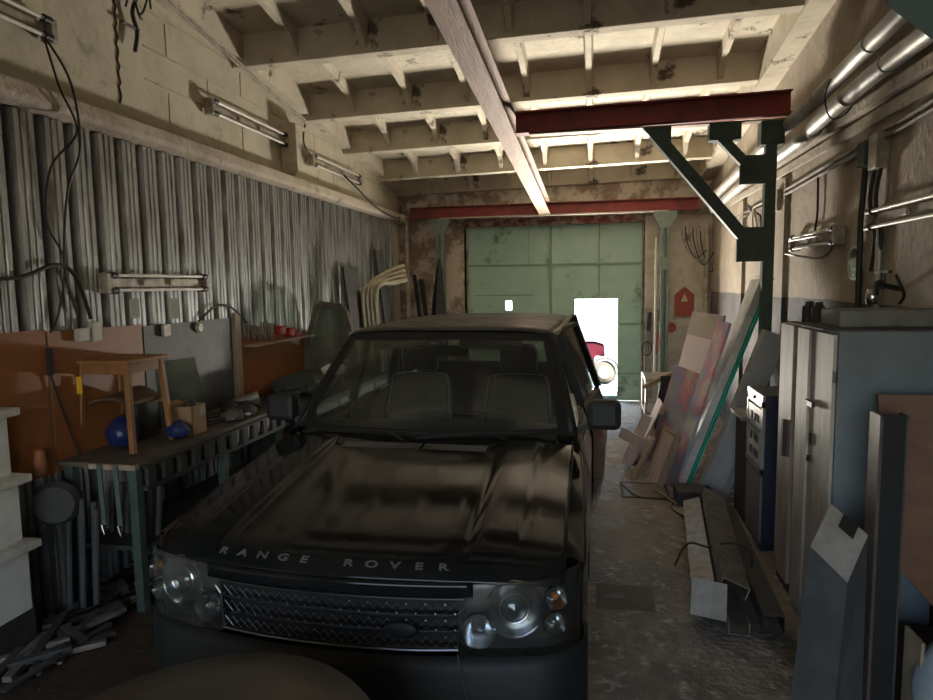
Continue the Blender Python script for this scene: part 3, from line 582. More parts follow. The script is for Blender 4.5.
# white shelf at the left edge
t = thing('white_shelf', 'worn white stepped shelf unit at the left picture edge', 'shelf', (-3.35, 2.95, 0))
m_ws = mat('worn_white', (.62, .59, .53), .6, col2=(.5, .47, .42), scale=5)
MB().box(-3.50, -3.34, 2.82, 3.20, 0, .24).build('plinth', m_dark, t)
for x0, x1, z0, z1 in ((-3.5, -3.33, .24, .62), (-3.5, -3.36, .665, 1.02), (-3.5, -3.40, 1.065, 1.42)): MB().box(x0, x1, 2.85, 3.18, z0, z1).build('upright', m_ws, t, bevel=.006)
for x1, z in ((-3.27, .62), (-3.30, 1.02), (-3.345, 1.42)): MB().box(-3.5, x1, 2.80, 3.22, z, z + .045).build('shelf_board', mat('worn_white_edge', (.55, .51, .44), .6, col2=(.38, .34, .28), scale=7), t, bevel=.004)

# ------------------------------------------------------------------ the big dark car
CX, HW = -1.03, .975
def fy(u): return 2.33 + .165 * u * u + (.075 * (max(0, abs(u) - .80) / .15) ** 2.2)
car = thing('car', 'large black dusty off-road car parked in the middle facing the camera', 'car', (CX, 4.8, 0))
YAW = R(.4)
def cp(u, y, z): return V((CX + u * 1.02 * math.cos(YAW) + (y - 2.33) * math.sin(YAW), 2.33 + (y - 2.33) * math.cos(YAW) - u * math.sin(YAW), z))
# bonnet
def creased(u):
    a = abs(u); r = 0
    sm = lambda x: x * x * (3 - 2 * x)
    if a < .50: r = -.008
    elif a < .525: r = -.008 * (1 - sm((a - .50) / .025))
    if a > .70: r -= .006 * sm(min(1, (a - .70) / .025))
    return r
us = [-.90, -.88, -.86, -.83, -.80, -.77, -.74, -.725, -.712, -.70, -.68, -.65, -.62, -.58, -.55, -.525, -.512, -.50, -.48, -.44, -.40, -.35, -.3, -.25, -.2, -.15, -.1, -.05]; us = us + [0] + [-x for x in us[::-1]]
ts = [0, .006, .012, .02, .03, .045, .06, .08, .10, .13, .16, .2, .25, .3, .35, .4] + [.46 + .07 * k for k in range(13)]
def hoodz(u, t):
    return .995 + .05 * (1 - math.exp(-t / .035)) + .045 * (1 - math.exp(-t / .22)) + .125 * t - .035 * (abs(u) / .92) ** 3.2 + creased(u) * min(1, t / .25)
def back(u): return 3.72 + .10 * (u / .9) ** 2
h = MB(); vs = []
for t in ts:
    f = t / ts[-1]
    for u in us:
        y0 = fy(u) + .005; y1 = back(u); uu = u * (1 - .015 * f)
        vs.append(cp(uu, y0 + (y1 - y0) * f, hoodz(u, t)))
nu = len(us); h.add(vs, [(j * nu + i, j * nu + i + 1, (j + 1) * nu + i + 1, (j + 1) * nu + i) for j in range(len(ts) - 1) for i in range(nu - 1)], True)
bonnet = h.build('bonnet', m_paint, car, solid=.012)
# lettering standing on the bonnet's front slope
m_letter = mat('letter_grey', (.15, .15, .15), .4, .4)
x = -.47; wid = {'R': .058, 'A': .064, 'N': .060, 'G': .060, 'E': .054, ' ': .040, 'O': .062, 'V': .062}
word = 'RANGE ROVER'; stepx = .094; first = True; lt = MB()
for i, ch in enumerate(word):
    if ch == ' ': continue
    u = -.50 + i * stepx * 1.0
    t0 = .030; y = fy(u) + .005 + t0; z = hoodz(u, t0) + .014
    M_ = Matrix.Translation(cp(u, y, z)) @ Matrix.Rotation(math.atan2(.33 * u, 1), 4, 'Z') @ Matrix.Rotation(R(30), 4, 'X')
    l_ = text(ch, .045, 'l', m_letter, car, M_, .0015, 1, 1.5); l_.build('letter', m_letter, bonnet)
# bonnet rear vents
for a_, b_, k in ((-.42, .04, 0), (.06, .42, 1)):
    q = MB()
    for j in range(4): q.add([cp(a_, 3.50 + .022 * j, hoodz(0, 1.08 + .022 * j) + .006), cp(b_, 3.50 + .022 * j, hoodz(0, 1.08 + .022 * j) + .006), cp(b_, 3.513 + .022 * j, hoodz(0, 1.09 + .022 * j) + .008), cp(a_, 3.513 + .022 * j, hoodz(0, 1.09 + .022 * j) + .008)], [(0, 1, 2, 3)])
    q.build('bonnet_vent', mat('vent_grey', (.10, .095, .09), .5, .2), bonnet, solid=.002)
# cowl under the windscreen and the wipers
MB().grid(lambda u, v: cp(-.86 + 1.72 * u, back(-.86 + 1.72 * u) - .01 + .16 * v, 1.165 + .08 * v - .03 * abs(2 * u - 1) ** 3), 16, 3).build('cowl', m_trim, car, solid=.01)
def bandz(y0, y1): pass
# nose strip between the bonnet and the grille, bumper, sills, side bodies
def band(ua, ub, z0, z1, off, n=40, nz=3, prof=None):
    return MB().grid(lambda s, v: cp(ua + (ub - ua) * s, fy(ua + (ub - ua) * s) - (prof(v) if prof else off), z0 + (z1 - z0) * v), n, nz)
band(-.56, .56, .935, .998, .005).build('nose_panel', m_paint, car, solid=.01)
b_ = MB()
def bump(v): return .035 * math.sin(PI * min(1, v * 1.05)) ** .6
b_.grid(lambda s, v: cp((-.962 + 1.924 * s), fy(-.962 + 1.924 * s) - bump(v), .24 + .455 * v), 48, 8)
for sg in (-1, 1): b_.grid(lambda s, v: cp(sg * (.962 + .018 * min(1, s * 3)), fy(.962) + s * .16 - bump(v) * (1 - s), .24 + .455 * v), 6, 8)
bumper = b_.build('bumper', m_trim, car, solid=.01)
q = MB().grid(lambda s, v: cp(-.62 + 1.24 * s, fy(-.62 + 1.24 * s) - .038, .33 + .17 * v), 20, 1); q.build('lower_intake', m_black, bumper)
MB().tube([cp(.505, 2.33, .725), cp(.53, 2.325, .60), cp(.56, 2.335, .42), cp(.57, 2.345, .30)], .0035, 6).build('bumper_strip', m_dchrome, bumper)
# grille
gr = band(-.53, .53, .715, .935, -.045).build('grille', m_black, car)
q = MB()
def gp(u, z, o=0.): return cp(u, fy(u) + .005 - o, z)
loop = [(-.52, .93), (-.3, .93), (0, .93), (.3, .93), (.52, .93), (.53, .90), (.505, .87), (.50, .72), (.3, .715), (0, .715), (-.3, .715), (-.5, .72), (-.505, .87), (-.53, .90), (-.52, .93)]
for i in range(len(loop) - 1):
    (a0, z0), (a1, z1) = loop[i], loop[i + 1]; n_ = max(1, int(abs(a1 - a0) / .1)); q.tube([gp(a0 + (a1 - a0) * k / n_, z0 + (z1 - z0) * k / n_, .004) for k in range(n_ + 1)], .005, 6)
q.build('surround', m_dchrome, gr)
for row, z in enumerate((.886, .82, .752)):
    q = MB().grid(lambda s, v: cp(-.5 + s, fy(-.5 + s) + .012 + .03 * v, z - .034 + .006 * v), 20, 1); q.build('slat', m_trim, gr, solid=.008)
    q = MB(); N_ = 13
    for ph in (0, 1):
        pts = []
        for k in range(N_ * 2 + 1):
            u = -.49 + .98 * k / (N_ * 2); pts.append(gp(u, z + (.019 if (k + ph) % 2 else -.019), 0))
        q.tube(pts, .0016, 5)
    for k in range(N_ * 2 + 1):
        u = -.49 + .98 * k / (N_ * 2)
        q.ball(gp(u, z + (.019 if k % 2 else -.019), .002), .0048, 6); 
    q.build('mesh_row', m_dchrome, gr)
q = MB().lathe([(.001, .006), (.026, .004), (.03, 0)], (0, 0, 0), (0, -1, 0), 24); q.v = [cp(.28 + p.x * 2.1, fy(.28) - .002 + p.y, .80 + p.z * 1.05) for p in q.v]; q.build('badge', m_trim, gr)
q = MB().tube([cp(.28 + .063 * math.cos(a), fy(.28) - .006, .80 + .031 * math.sin(a)) for a in [2 * PI * k / 24 for k in range(25)]], .0025, 5); q.build('badge_rim', m_dchrome, gr)
# headlights
m_hl = mat('headlight_bowl', (.05, .05, .05), .35, .3); m_ref = mat('reflector', (.50, .50, .50), .18, 1.)
m_amber = mat('amber_bulb', (.45, .16, .04), .35)
def headlight(sg, lens):
    t = MB().grid(lambda s, v: cp(sg * (.53 + .425 * s), fy(.53 + .425 * s) + .05, .70 + (.285 + .02 * s) * v), 20, 6).build('headlight', m_hl, car, solid=.004)
    def ring(u, z, r, name, deep=.05, rings=(1., .86, .62)):
        d = V((sg * .33 * u * 0 + 0, 0, 0)); y = fy(sg * u) + .012
        c = cp(sg * u, y, z); ax = V((sg * .28 * abs(u), -1, .08)).normalized()
        MB().lathe([(r * 1.0, .012), (r * .97, .016), (r * .93, .010), (r * .80, -.01), (r * .45, -.035), (.001, -.045)], c, ax, 28).build(name, m_ref, t)
        MB().lathe([(r * 1.04, .014), (r * 1.07, .010), (r * 1.0, .004)], c, ax, 28).build('rim', m_ref, t)
        return c, ax
    c, ax = ring(.71, .885, .108, 'main_reflector')
    MB().lathe([(.052, -.03), (.052, .0), (.044, .012), (.028, .022), (.001, .027)], c, ax, 24).build('projector_lens', mat('projector', (.02, .025, .03), .05, coat=1), t)
    MB().lathe([(.056, -.01), (.060, .004), (.054, .008)], c, ax, 24).build('rim', m_ref, t)
    c, ax = ring(.575, .80, .07, 'high_beam_reflector')
    MB().lathe([(.012, -.04), (.014, .0), (.001, .012)], c, ax, 14).build('bulb', m_ref, t)
    c, ax = ring(.865, .92, .046, 'indicator'); MB().ball(c - ax * .01, .016, 10).build('bulb', m_amber, t)
    c, ax = ring(.86, .815, .046, 'side_light'); MB().ball(c - ax * .01, .012, 10).build('bulb', m_ref, t)
    MB().grid(lambda s, v: cp(sg * (.50 + .455 * s) if v > .4 else sg * (.50 + .455 * s), fy(.50 + .455 * s) - .004 - .012 * math.sin(PI * v), .70 + (.29 + .02 * s) * v), 20, 8).build('lens', lens, t)
headlight(1, m_lens); headlight(-1, m_dlens)
# sides
WR, ARCH = .38, .44
WY = (3.22, 6.10)
def hx(z):
    if z < .5: return HW - .03 * (.5 - z) / .2
    if z < .95: return HW
    if z < 1.22: return HW - .075 * ((z - .95) / .27) ** 1.6
    return .90 - .17 * (z - 1.22) / .58
def zlow(y):
    z = .30
    for wy in WY:
        d = abs(y - wy)
        if d < ARCH: z = max(z, .36 + math.sqrt(ARCH * ARCH - d * d))
    return z
def ztop(y):
    if y < 3.8: return 1.0 + .175 * (y - 2.6) / 1.2
    return 1.235
def side(sg, ya, yb, name, m, off=0., n=30, zfun=None):
    def f(s, v):
        y = ya + (yb - ya) * s; z0 = zlow(y); z1 = ztop(y); z = z0 + (z1 - z0) * v
        x = hx(z) + off
        if y < 2.9: x = min(x, HW - .02 * ((2.9 - y) / .3) ** 2 - (.0 if z < .95 else .0))
        if y > 6.9: x -= .12 * ((y - 6.9) / .38) ** 2
        return cp(sg * x, y, z)
    return MB().grid(f, n, 8)
for sg in (-1, 1):
    side(sg, 2.62, 3.84, 'f', None).build('front_wing', m_paint, car, solid=.008)
    # shoulder joining wing to bonnet
    MB().grid(lambda s, v: cp(sg * ((1 - v) * hx(ztop(2.62 + 1.22 * s)) * (1 if s > 0.2 else 1) + v * .885), 2.62 + 1.22 * s, ztop(2.62 + 1.22 * s) + v * (hoodz(.9, (2.62 + 1.22 * s - fy(.9)) * 1.30 / (back(.9) - fy(.9))) - ztop(2.62 + 1.22 * s) - .004)), 16, 2).build('wing_shoulder', m_paint, car)
    side(sg, 3.85, 4.93, 'd', None).build('front_door', m_paint, car, solid=.008)
    side(sg, 5.92, 7.27, 'q', None).build('rear_quarter', m_paint, car, solid=.008)
    for wy in WY:
        w_ = thing  # wheel: tyre with rim as a sub-part
        ty = MB().lathe([(.25, -.115), (.34, -.12), (.372, -.09), (.38, -.04), (.38, .04), (.372, .09), (.34, .12), (.25, .115), (.25, -.115)], cp(sg * .83, wy, .38), (1, 0, 0), 40).build('wheel', m_black, car)
        MB().lathe([(.25, -.08), (.25, .07), (.2, .06), (.06, .08), (.001, .08)] if sg > 0 else [(.25, .08), (.25, -.07), (.2, -.06), (.06, -.08), (.001, -.08)], cp(sg * .83, wy, .38), (1, 0, 0), 24).build('rim', m_dchrome, ty)
        MB().lathe([(.001, 0), (.42, 0), (.44, .0)], cp(sg * .68, wy, .42), (sg, 0, 0), 24).build('wheel_well', m_black, car)
# rear doors: left closed, right slightly open
def door_parts(sg, ya, yb, swing):
    M_ = Matrix.Identity(4)
    if swing: 
        hinge = cp(sg * HW, ya, 0); M_ = Matrix.Translation(hinge) @ Matrix.Rotation(R(swing), 4, 'Z') @ Matrix.Translation(-hinge)
    d = side(sg, ya, yb, '', None).xf(M_).build('rear_door', m_paint, car, solid=.02)
    q = MB(); zt, zb = 1.80, 1.23
    P_ = [cp(sg * hx(zb), ya, zb), cp(sg * hx(zt), ya + .03, zt), cp(sg * hx(zt), yb - .22, zt), cp(sg * hx(zb), yb, zb)]
    for a_, c_ in ((0, 1), (1, 2), (2, 3)): q.bar(P_[a_], P_[c_], .055, .03)
    q.xf(M_).build('window_frame', m_trim, d)
    MB().add(P_, [(0, 1, 2, 3)]).xf(M_).build('window', m_glass, d)
    if swing:
        q = MB(); q.bar(P_[2] + V((sg * .03, 0, 0)), P_[3] + V((sg * .03, 0, 0)), .012, .012); q.xf(M_).build('edge_glint', mat('pale_edge_glint', (.4, .38, .34), .5), d)  # bright reflection along the open door's edge, painted as a pale bar
door_parts(-1, 4.95, 5.90, 0); door_parts(1, 4.95, 5.90, -7)
MB().add([cp(s_ * .9, y, z) for s_ in (-1, 1) for y, z in ((2.75, .3), (7.2, .3))], [(0, 1, 3, 2)]).build('underbody', m_black, car, solid=.04)
# sills
for sg in (-1, 1): MB().box(CX + sg * .90, CX + sg * .95, 3.70, 5.62, .24, .33).build('sill', m_trim, car, bevel=.01)
# tail
MB().grid(lambda s, v: cp(-.87 + 1.74 * s, 7.27 - .0 * v + .02 * math.sin(PI * s), .35 + .9 * v), 8, 6).build('tailgate', m_paint, car, solid=.01)
# greenhouse
GB = lambda u: 3.70 + .17 * (u / .8) ** 2        # windscreen base line
GTp = lambda u: 4.44 + .10 * (u / .66) ** 2 - .06
def roof(s, v):
    u = -.73 + 1.46 * s; y0 = GTp(u) ; y = y0 + (6.95 - y0) * v
    z = 1.835 + .035 * math.sin(PI * min(1, .12 + v * .9)) ** .7 - .04 * abs(u / .73) ** 4 + (.0 if v > .02 else -.012)
    return cp(u, y, z)
def ws(s, v):
    ub = -.855 + 1.71 * s; ut = -.695 + 1.39 * s
    return cp(ub + (ut - ub) * v, GB(ub) + (GTp(ut) - GB(ub)) * v, 1.245 + (1.825 - 1.245) * v - .02 * (abs(2 * s - 1) ** 2) * v + .02 * math.sin(PI * v))
MB().grid(ws, 20, 10).build('windscreen', m_glass, car)
q = MB()
q.grid(lambda s, v: ws(s, 1 - .09 * v * 1.0) - V((0, .006, 0)), 20, 1); q.grid(lambda s, v: ws(s, 1) * (1 - v) + roof(s, .02) * v - V((0, .004 * (1 - v), .004 * v)), 20, 1); q.grid(lambda s, v: ws(s, .055 * v) - V((0, .006, -.0)), 20, 1)
for s0, s1 in ((0, .035), (.965, 1)): q.grid(lambda s, v: ws(s0 + (s1 - s0) * s, v) - V((0, .006, 0)), 1, 10)
q.build('windscreen_border', m_trim, car)
for sg in (-1, 1):
    lo = [ws((sg + 1) / 2, k / 6) for k in range(7)]
    # pillar: strip from glass edge around to the side window
    q = MB(); vs = []
    for k, p in enumerate(lo):
        z = p.z; xo = hx(max(z, 1.22)) if z > 1.22 else .9
        vs += [p + V((0, -.004, .004)), cp(sg * (xo + .004), p.y + .04, z + .004), cp(sg * (xo - .01), p.y + .115, z - .004)]
    q.add(vs, [(3 * k + j, 3 * k + j + 1, 3 * k + 4 + j, 3 * k + 3 + j) for k in range(6) for j in range(2)], True); q.build('front_pillar', m_trim, car, solid=.015)
    # side windows and pillars
    zb, zt = 1.235, 1.80
    w0 = [cp(sg * hx(zb), 3.98, zb), cp(sg * hx(zt), 4.58, zt), cp(sg * hx(zt), 4.92, zt), cp(sg * hx(zb), 4.92, zb)]
    MB().add(w0, [(0, 1, 2, 3)]).build('front_side_window', m_glass, car)
    q = MB(); q.bar(w0[2], w0[3], .06, .03, (0, 1, 0)); q.build('middle_pillar', m_trim, car)
    w1 = [cp(sg * hx(zb), 5.95, zb), cp(sg * hx(zt), 5.80, zt), cp(sg * hx(zt), 6.80, zt), cp(sg * hx(zb), 7.10, zb)]
    MB().add(w1, [(0, 1, 2, 3)]).build('rear_side_window', m_glass, car)
    q = MB(); q.bar(w1[0], w1[1], .09, .04, (0, 1, 0)); q.bar(w1[2], w1[3], .14, .04, (0, 1, 0)); q.build('rear_pillar', m_trim, car)
    q = MB(); q.tube([cp(sg * .715, 4.50, 1.80), cp(sg * .735, 4.62, 1.805), cp(sg * .735, 6.8, 1.805)], .022, 8); q.build('roof_rail', mat('rail_dusty', (.22, .19, .15), .45, .2), car)
MB().grid(roof, 22, 24).build('roof', m_roof, car, solid=.01)
MB().grid(lambda s, v: cp((-.62 + 1.24 * s) * (1 + .25 * v), 6.95 + .28 * v, 1.82 - .57 * v), 4, 4).build('rear_window', m_glass, car)
# wipers
for x0, x1, dz in ((-.62, .05, 0), (-.02, .66, 0)):
    q = MB(); q.tube([cp(x0, GB(x0) - .05, 1.245), cp((x0 + x1) / 2, GB((x0 + x1) / 2) - .035, 1.275), cp(x1, GB(x1) - .02, 1.265)], .008, 6); q.tube([cp(x1 - .1, GB(x1) - .09, 1.22), cp((x0 + x1) / 2 + .1, GB(0) - .04, 1.285)], .006, 6); q.build('wiper', m_black, car)
# mirrors
for sg in (-1, 1):
    c = cp(1.055 if sg > 0 else -1.01, 3.98, 1.355)
    mm = MB(); mm.box(c.x - .10, c.x + .10, c.y - .07, c.y + .05, c.z - .09, c.z + .09); mh = mm.build('door_mirror', m_trim, car, bevel=.035)
    MB().bar(c + V((-sg * .08, .0, -.07)), cp(sg * .89, 3.99, 1.25), .05, .035).build('arm', m_trim, mh)
    MB().box(c.x - .085, c.x + .085, c.y + .048, c.y + .056, c.z - .07, c.z + .07).build('mirror_glass', m_chrome, mh)
# interior
q = MB().grid(lambda s, v: cp(-.78 + 1.56 * s, GB(0) + .08 + .42 * v, 1.225 + .02 * math.sin(PI * v)), 10, 4); q.build('dashboard', m_leather, car, solid=.03)
MB().box(CX + .06 - .84, CX + .06 + .84, 4.0, 7.1, .42, .46).build('cabin_floor', m_black, car)
MB().box(CX + .06 - .12, CX + .06 + .12, 4.2, 5.3, .46, .92).build('centre_console', m_leather, car, bevel=.02)
def seat(u, y, back_t=True):
    s_ = MB(); s_.box(cp(u, y, 0).x - .25, cp(u, y, 0).x + .25, y - .30, y + .22, .66, .84); st = s_.build('seat', m_leather, car, bevel=.05)
    q = MB(); pr = [(-.25, .80), (-.265, 1.10), (-.24, 1.34), (-.19, 1.42), (.19, 1.42), (.24, 1.34), (.265, 1.10), (.25, .80)]
    q.prism([cp(u + a_, y + .16 + (z - .8) * .28, z) for a_, z in pr], (0, .12, 0)); q.build('backrest', m_leather, st, bevel=.025)
    q = MB(); q.prism([cp(u + a_, y + .33, z) for a_, z in ((-.14, 1.45), (-.15, 1.60), (-.12, 1.67), (.12, 1.67), (.15, 1.60), (.14, 1.45))], (0, .10, 0)); q.build('headrest', m_leather, st, bevel=.025)
    q = MB(); q.tube(spline([cp(u + a_ * .98, y + .145 + (z - .8) * .28, z) for a_, z in pr[1:7]], 4), .005, 5); q.tube(spline([cp(u + a_, y + .325, z) for a_, z in ((-.14, 1.45), (-.15, 1.60), (-.12, 1.67), (.12, 1.67), (.15, 1.60), (.14, 1.45))], 4), .004, 5); q.build('piping', m_pip, st)
seat(-.40, 4.85); seat(.40, 4.85)
q = MB(); q.box(CX + .06 - .62, CX + .06 + .62, 6.0, 6.5, .66, .84); q.box(CX + .06 - .62, CX + .06 + .62, 6.35, 6.5, .84, 1.38); q.build('rear_bench', m_leather, car, bevel=.04)
q = MB(); c = cp(.38, 4.36, 1.12); pts = []
for k in range(25):
    a = 2 * PI * k / 24; pts.append(c + V((.19 * math.cos(a), .19 * math.sin(a) * .45, .19 * math.sin(a) * .9)))
q.tube(pts, .014, 8, cap=False); q.bar(c - V((.18, 0, 0)), c + V((.18, 0, 0)), .04, .03); sw = q.build('steering_wheel', m_leather, car)
MB().box(CX + .06 - .12, CX + .06 + .12, 4.36, 4.39, 1.66, 1.73).build('rear_view_mirror', m_black, car, bevel=.01)
for sg in (-1, 1): MB().prism([cp(sg * .10, 4.42, 1.795), cp(sg * .52, 4.46, 1.78), cp(sg * .52, 4.38, 1.70), cp(sg * .10, 4.34, 1.715)], (0, 0, .012)).build('sun_visor', mat('visor', (.12, .12, .11), .7), car)

# ------------------------------------------------------------------ second car: rounded bonnet edge below the camera
m_c2 = mat('dusty_brown_paint', (.045, .038, .028), .35, col2=(.075, .062, .045), scale=4, rough2=.55, bump=.05, coat=.3)
c2 = thing('car', 'dusty dark rounded bonnet of another car at the bottom picture edge', 'car', (-1.02, .6, 0))
def c2f(s, v):
    a = PI * s; ca, sa = math.cos(a), math.sin(a)
    return V((-1.03 + .70 * v * ca, .75 + 1.17 * v * sa, 1.02 - .05 * v ** 2 - .05 * v ** 10))
MB().grid(c2f, 48, 16).build('bonnet', m_c2, c2)
MB().grid(lambda s, v: V((-1.03 + (.70 + .03 * math.sin(PI * v)) * math.cos(PI * s), .75 + (1.17 + .04 * math.sin(PI * v)) * math.sin(PI * s), .92 - .63 * v)), 48, 8).build('nose', m_c2, c2)
MB().box(-1.73, -.33, -.9, .75, .28, .92).build('body', m_c2, c2, bevel=.04)
MB().grid(lambda s, v: V((-1.73 + 1.40 * s, -.9 + 1.65 * v, .92 + .09 * math.sin(PI * s))), 20, 3).build('rear_bonnet', m_c2, c2)
for sx_ in (-1.60, -.44): MB().lathe([(.001, -.09), (.30, -.09), (.31, 0), (.30, .09), (.001, .09)], (sx_, .45, .31), (1, 0, 0), 24).build('wheel', m_black, c2)

# ------------------------------------------------------------------ right side: lockers, drawers
m_lkside = mat('locker_blue_grey', (.19, .21, .22), .5, col2=(.14, .155, .165), scale=2, col3=(.05, .045, .04), scale3=1.5, lo3=.6, hi3=.75)
m_lkdoor = mat('locker_worn_door', (.43, .385, .33), .6, col2=(.30, .26, .22), scale=2.6, stretch=(1, 3, .7), lo=.42, hi=.6)
m_brown = mat('brown_door', (.36, .28, .22), .6, col2=(.20, .15, .12), scale=3, stretch=(1, 3, .7))
t = thing('metal_locker', 'tall blue-grey metal locker with worn pale doors nearest the camera on the right', 'locker', (1.54, 4.13, 0))
MB().box(1.29, 1.80, 3.80, 4.47, 0, 1.87).build('body', m_lkside, t, bevel=.006)
MB().box(1.27, 1.29, 3.82, 4.19, .06, 1.85).build('door', m_lkdoor, t, bevel=.004)
dd = MB().box(1.27, 1.29, 4.20, 4.46, .06, 1.85).build('door', m_lkdoor, t, bevel=.004)
MB().box(1.255, 1.272, 4.185, 4.205, .06, 1.85).build('door_strip', m_lkdoor, t)
q = MB(); q.bar((1.25, 4.05, 1.42), (1.25, 4.18, 1.42), .02, .03); q.bar((1.28, 4.16, 1.42), (1.24, 4.16, 1.42), .02, .02); q.build('handle', m_black, t)
q = MB(); q.lathe([(.018, 0), (.018, .015), (.001, .018)], (1.27, 4.15, 1.08), (-1, 0, 0), 14); q.build('lock', m_black, t)
q = MB(); q.tube([(1.262, 4.12, 1.24), (1.262, 4.12, 1.17)], .007, 6); q.build('key_plate', m_black, t)
for z in (1.62, .5): MB().tube([(1.275, 3.805, z - .03), (1.275, 3.805, z + .03)], .009, 8).build('hinge', m_steel, t)
t = thing('metal_locker', 'tall narrow brown-faced cabinet behind the nearest locker', 'locker', (1.54, 4.8, 0))
MB().box(1.31, 1.80, 4.53, 4.92, 0, 1.86).build('body', m_dark, t, bevel=.006)
MB().box(1.285, 1.31, 4.60, 4.90, .08, 1.85).build('door', m_brown, t, bevel=.004)
MB().box(1.26, 1.285, 4.68, 4.72, .95, 1.20).build('handle', m_dark, t)
tag(MB().box(1.36, 1.90, 4.02, 4.34, 1.875, 1.975).build('foam_block', mat('dusty_block', (.21, .20, .18), .9, col2=(.15, .14, .12), scale=6, bump=.4), bevel=.012), 'long grey dusty block lying on top of the nearest locker', 'block')
tag(MB().box(1.22, 1.95, 3.85, 4.50, 1.872, 1.879).build('locker_sheet', m_dark), 'dark dusty sheet covering the top of the nearest locker', 'sheet')
t = thing('tap', 'black and chrome tap with a bracket on the right wall above the locker', 'tap', (1.86, 4.7, 2.0))
q = MB(); q.tube(spline([(1.95, 4.70, 2.08), (1.86, 4.70, 2.10), (1.80, 4.68, 2.12), (1.79, 4.67, 2.04)], 5), .018, 8); q.tube([(1.84, 4.70, 2.08), (1.84, 4.70, 2.19)], .014, 8); q.bar((1.84, 4.60, 2.19), (1.84, 4.80, 2.19), .02, .015); q.build('valve', m_black, t)
MB().lathe([(.001, -.05), (.035, -.05), (.04, -.02), (.04, .03), (.03, .05), (.001, .05)], (1.80, 4.75, 2.03), (0, 0, 1), 14).build('cup', m_chrome, t)
MB().tube(spline([(1.86, 4.57, 2.17), (1.88, 4.49, 2.05), (1.88, 4.55, 1.99)], 5), .010, 6).build('hose', m_black, t)
for k, (y, r) in enumerate(((4.58, .04), (4.68, .04), (4.78, .04), (4.87, .04))):
    tag(MB().lathe([(.001, 0), (r, 0), (r, .10), (r * .5, .12), (r * .5, .14), (.001, .14)], (1.42 + .04 * (k % 2), y, 1.862), (0, 0, 1), 12).build('jar', random.choice((m_dark, m_steel))), 'small dusty jar on top of the brown-faced cabinet', 'jar', 'jars on the brown-faced cabinet')
# mirror
t = thing('wall_mirror', 'small round mirror with a pale rim hanging on the right wall', 'mirror', (XR, 5.47, 2.14))
MB().lathe([(.001, .02), (.115, .02)], (XR, 5.47, 2.27), (-1, 0, 0), 30).build('glass', mat('mirror_glass', (.55, .56, .52), .12, .9), t)
MB().lathe([(.112, 0), (.132, 0), (.134, .025), (.114, .028), (.112, 0)], (XR, 5.47, 2.27), (-1, 0, 0), 30).build('rim', mat('mirror_rim', (.5, .47, .4), .35, .5), t)
# drawer unit
t = thing('drawer_unit', 'dark blue metal unit with three pale labelled fronts on the right', 'cabinet', (1.55, 5.62, 0))
m_navy = mat('navy_metal', (.018, .022, .05), .45, col2=(.03, .03, .045), scale=4)
m_front = mat('grey_front', (.33, .31, .28), .45, .3, col2=(.22, .2, .18), scale=6)
MB().box(1.31, 1.84, 5.36, 5.88, 0, 1.25).build('body', m_navy, t, bevel=.006)
fr = MB(); fr.box(1.29, 1.312, 5.36, 5.88, .62, .66); fr.box(1.29, 1.312, 5.36, 5.88, 1.15, 1.25); fr.box(1.29, 1.312, 5.36, 5.40, .62, 1.2); fr.box(1.29, 1.312, 5.84, 5.88, .62, 1.2); fr.build('front_frame', m_front, t)
for z0, z1 in ((.95, 1.13), (.78, .93), (.66, .77)):
    d = MB().box(1.292, 1.312, 5.42, 5.82, z0, z1).build('drawer', m_front, t, bevel=.004)
    for yy in (5.50, 5.58, 5.70): MB().box(1.286, 1.293, yy - .022, yy + .022, z0 + .06, z0 + .12).build('label_holder', m_dark, d)
MB().box(1.292, 1.312, 5.38, 5.86, .05, .60).build('lower_door', mat('lower_door_grey', (.20, .19, .18), .5, .3), t, bevel=.004)
MB().lathe([(.014, 0), (.014, .01), (.001, .012)], (1.29, 5.62, 1.20), (-1, 0, 0), 12).build('lock', m_black, t)
# cabinet behind it
t = thing('low_cabinet', 'dark grey low cabinet behind the blue drawer unit', 'cabinet', (1.55, 6.2, 0))
MB().box(1.31, 1.66, 5.93, 6.40, 0, .93).build('body', m_dark, t, bevel=.005); MB().box(1.26, 1.68, 5.92, 6.42, .93, .96).build('top', m_steel, t)
for k in range(3): tag(MB().box(1.30 + .03 * k, 1.46 + .03 * k, 5.95 + .14 * k, 6.08 + .14 * k, .962, .968 + .004 * k).build('paper', mat('card_white', (.3, .29, .25))), 'dusty paper on the dark low cabinet', 'paper', 'papers on the low cabinet')

# ------------------------------------------------------------------ leaning sheets
def lean(name, y0, y1, xb, ang, L, th, m, lab, cat, z0=0., yaw=0., group=None, parent=None, l0=0.):
    """board with bottom edge on x=xb from y0 to y1, leaning to the right by ang degrees from vertical, from l0 to L along the slope"""
    M_ = Matrix.Translation((xb, (y0 + y1) / 2, z0)) @ Matrix.Rotation(R(yaw), 4, 'Z') @ Matrix.Rotation(R(ang), 4, 'Y')
    h_ = (y1 - y0) / 2; mb = MB().box(0, th, -h_, h_, l0, L, M_)
    o = mb.build(name, m, parent, bevel=.002)
    return o if parent else tag(o, lab, cat, group)
m_teal = mat('glass_edge_teal', (.08, .62, .50), .2)
m_whiteb = mat('pale_board', (.62, .60, .55), .5, col2=(.36, .34, .31), scale=3)
m_greyb = mat('grey_board', (.40, .39, .38), .6, col2=(.32, .31, .30), scale=3)
t = thing('glass_sheet', 'tall glass sheet with a bright teal edge leaning on the right', 'glass sheet', (.95, 7.0, 0))
for k in range(2): lean('pane', 6.885, 7.35, .93 + .025 * k, 19.5, 2.30, .010, m_teal, '', '', parent=t)
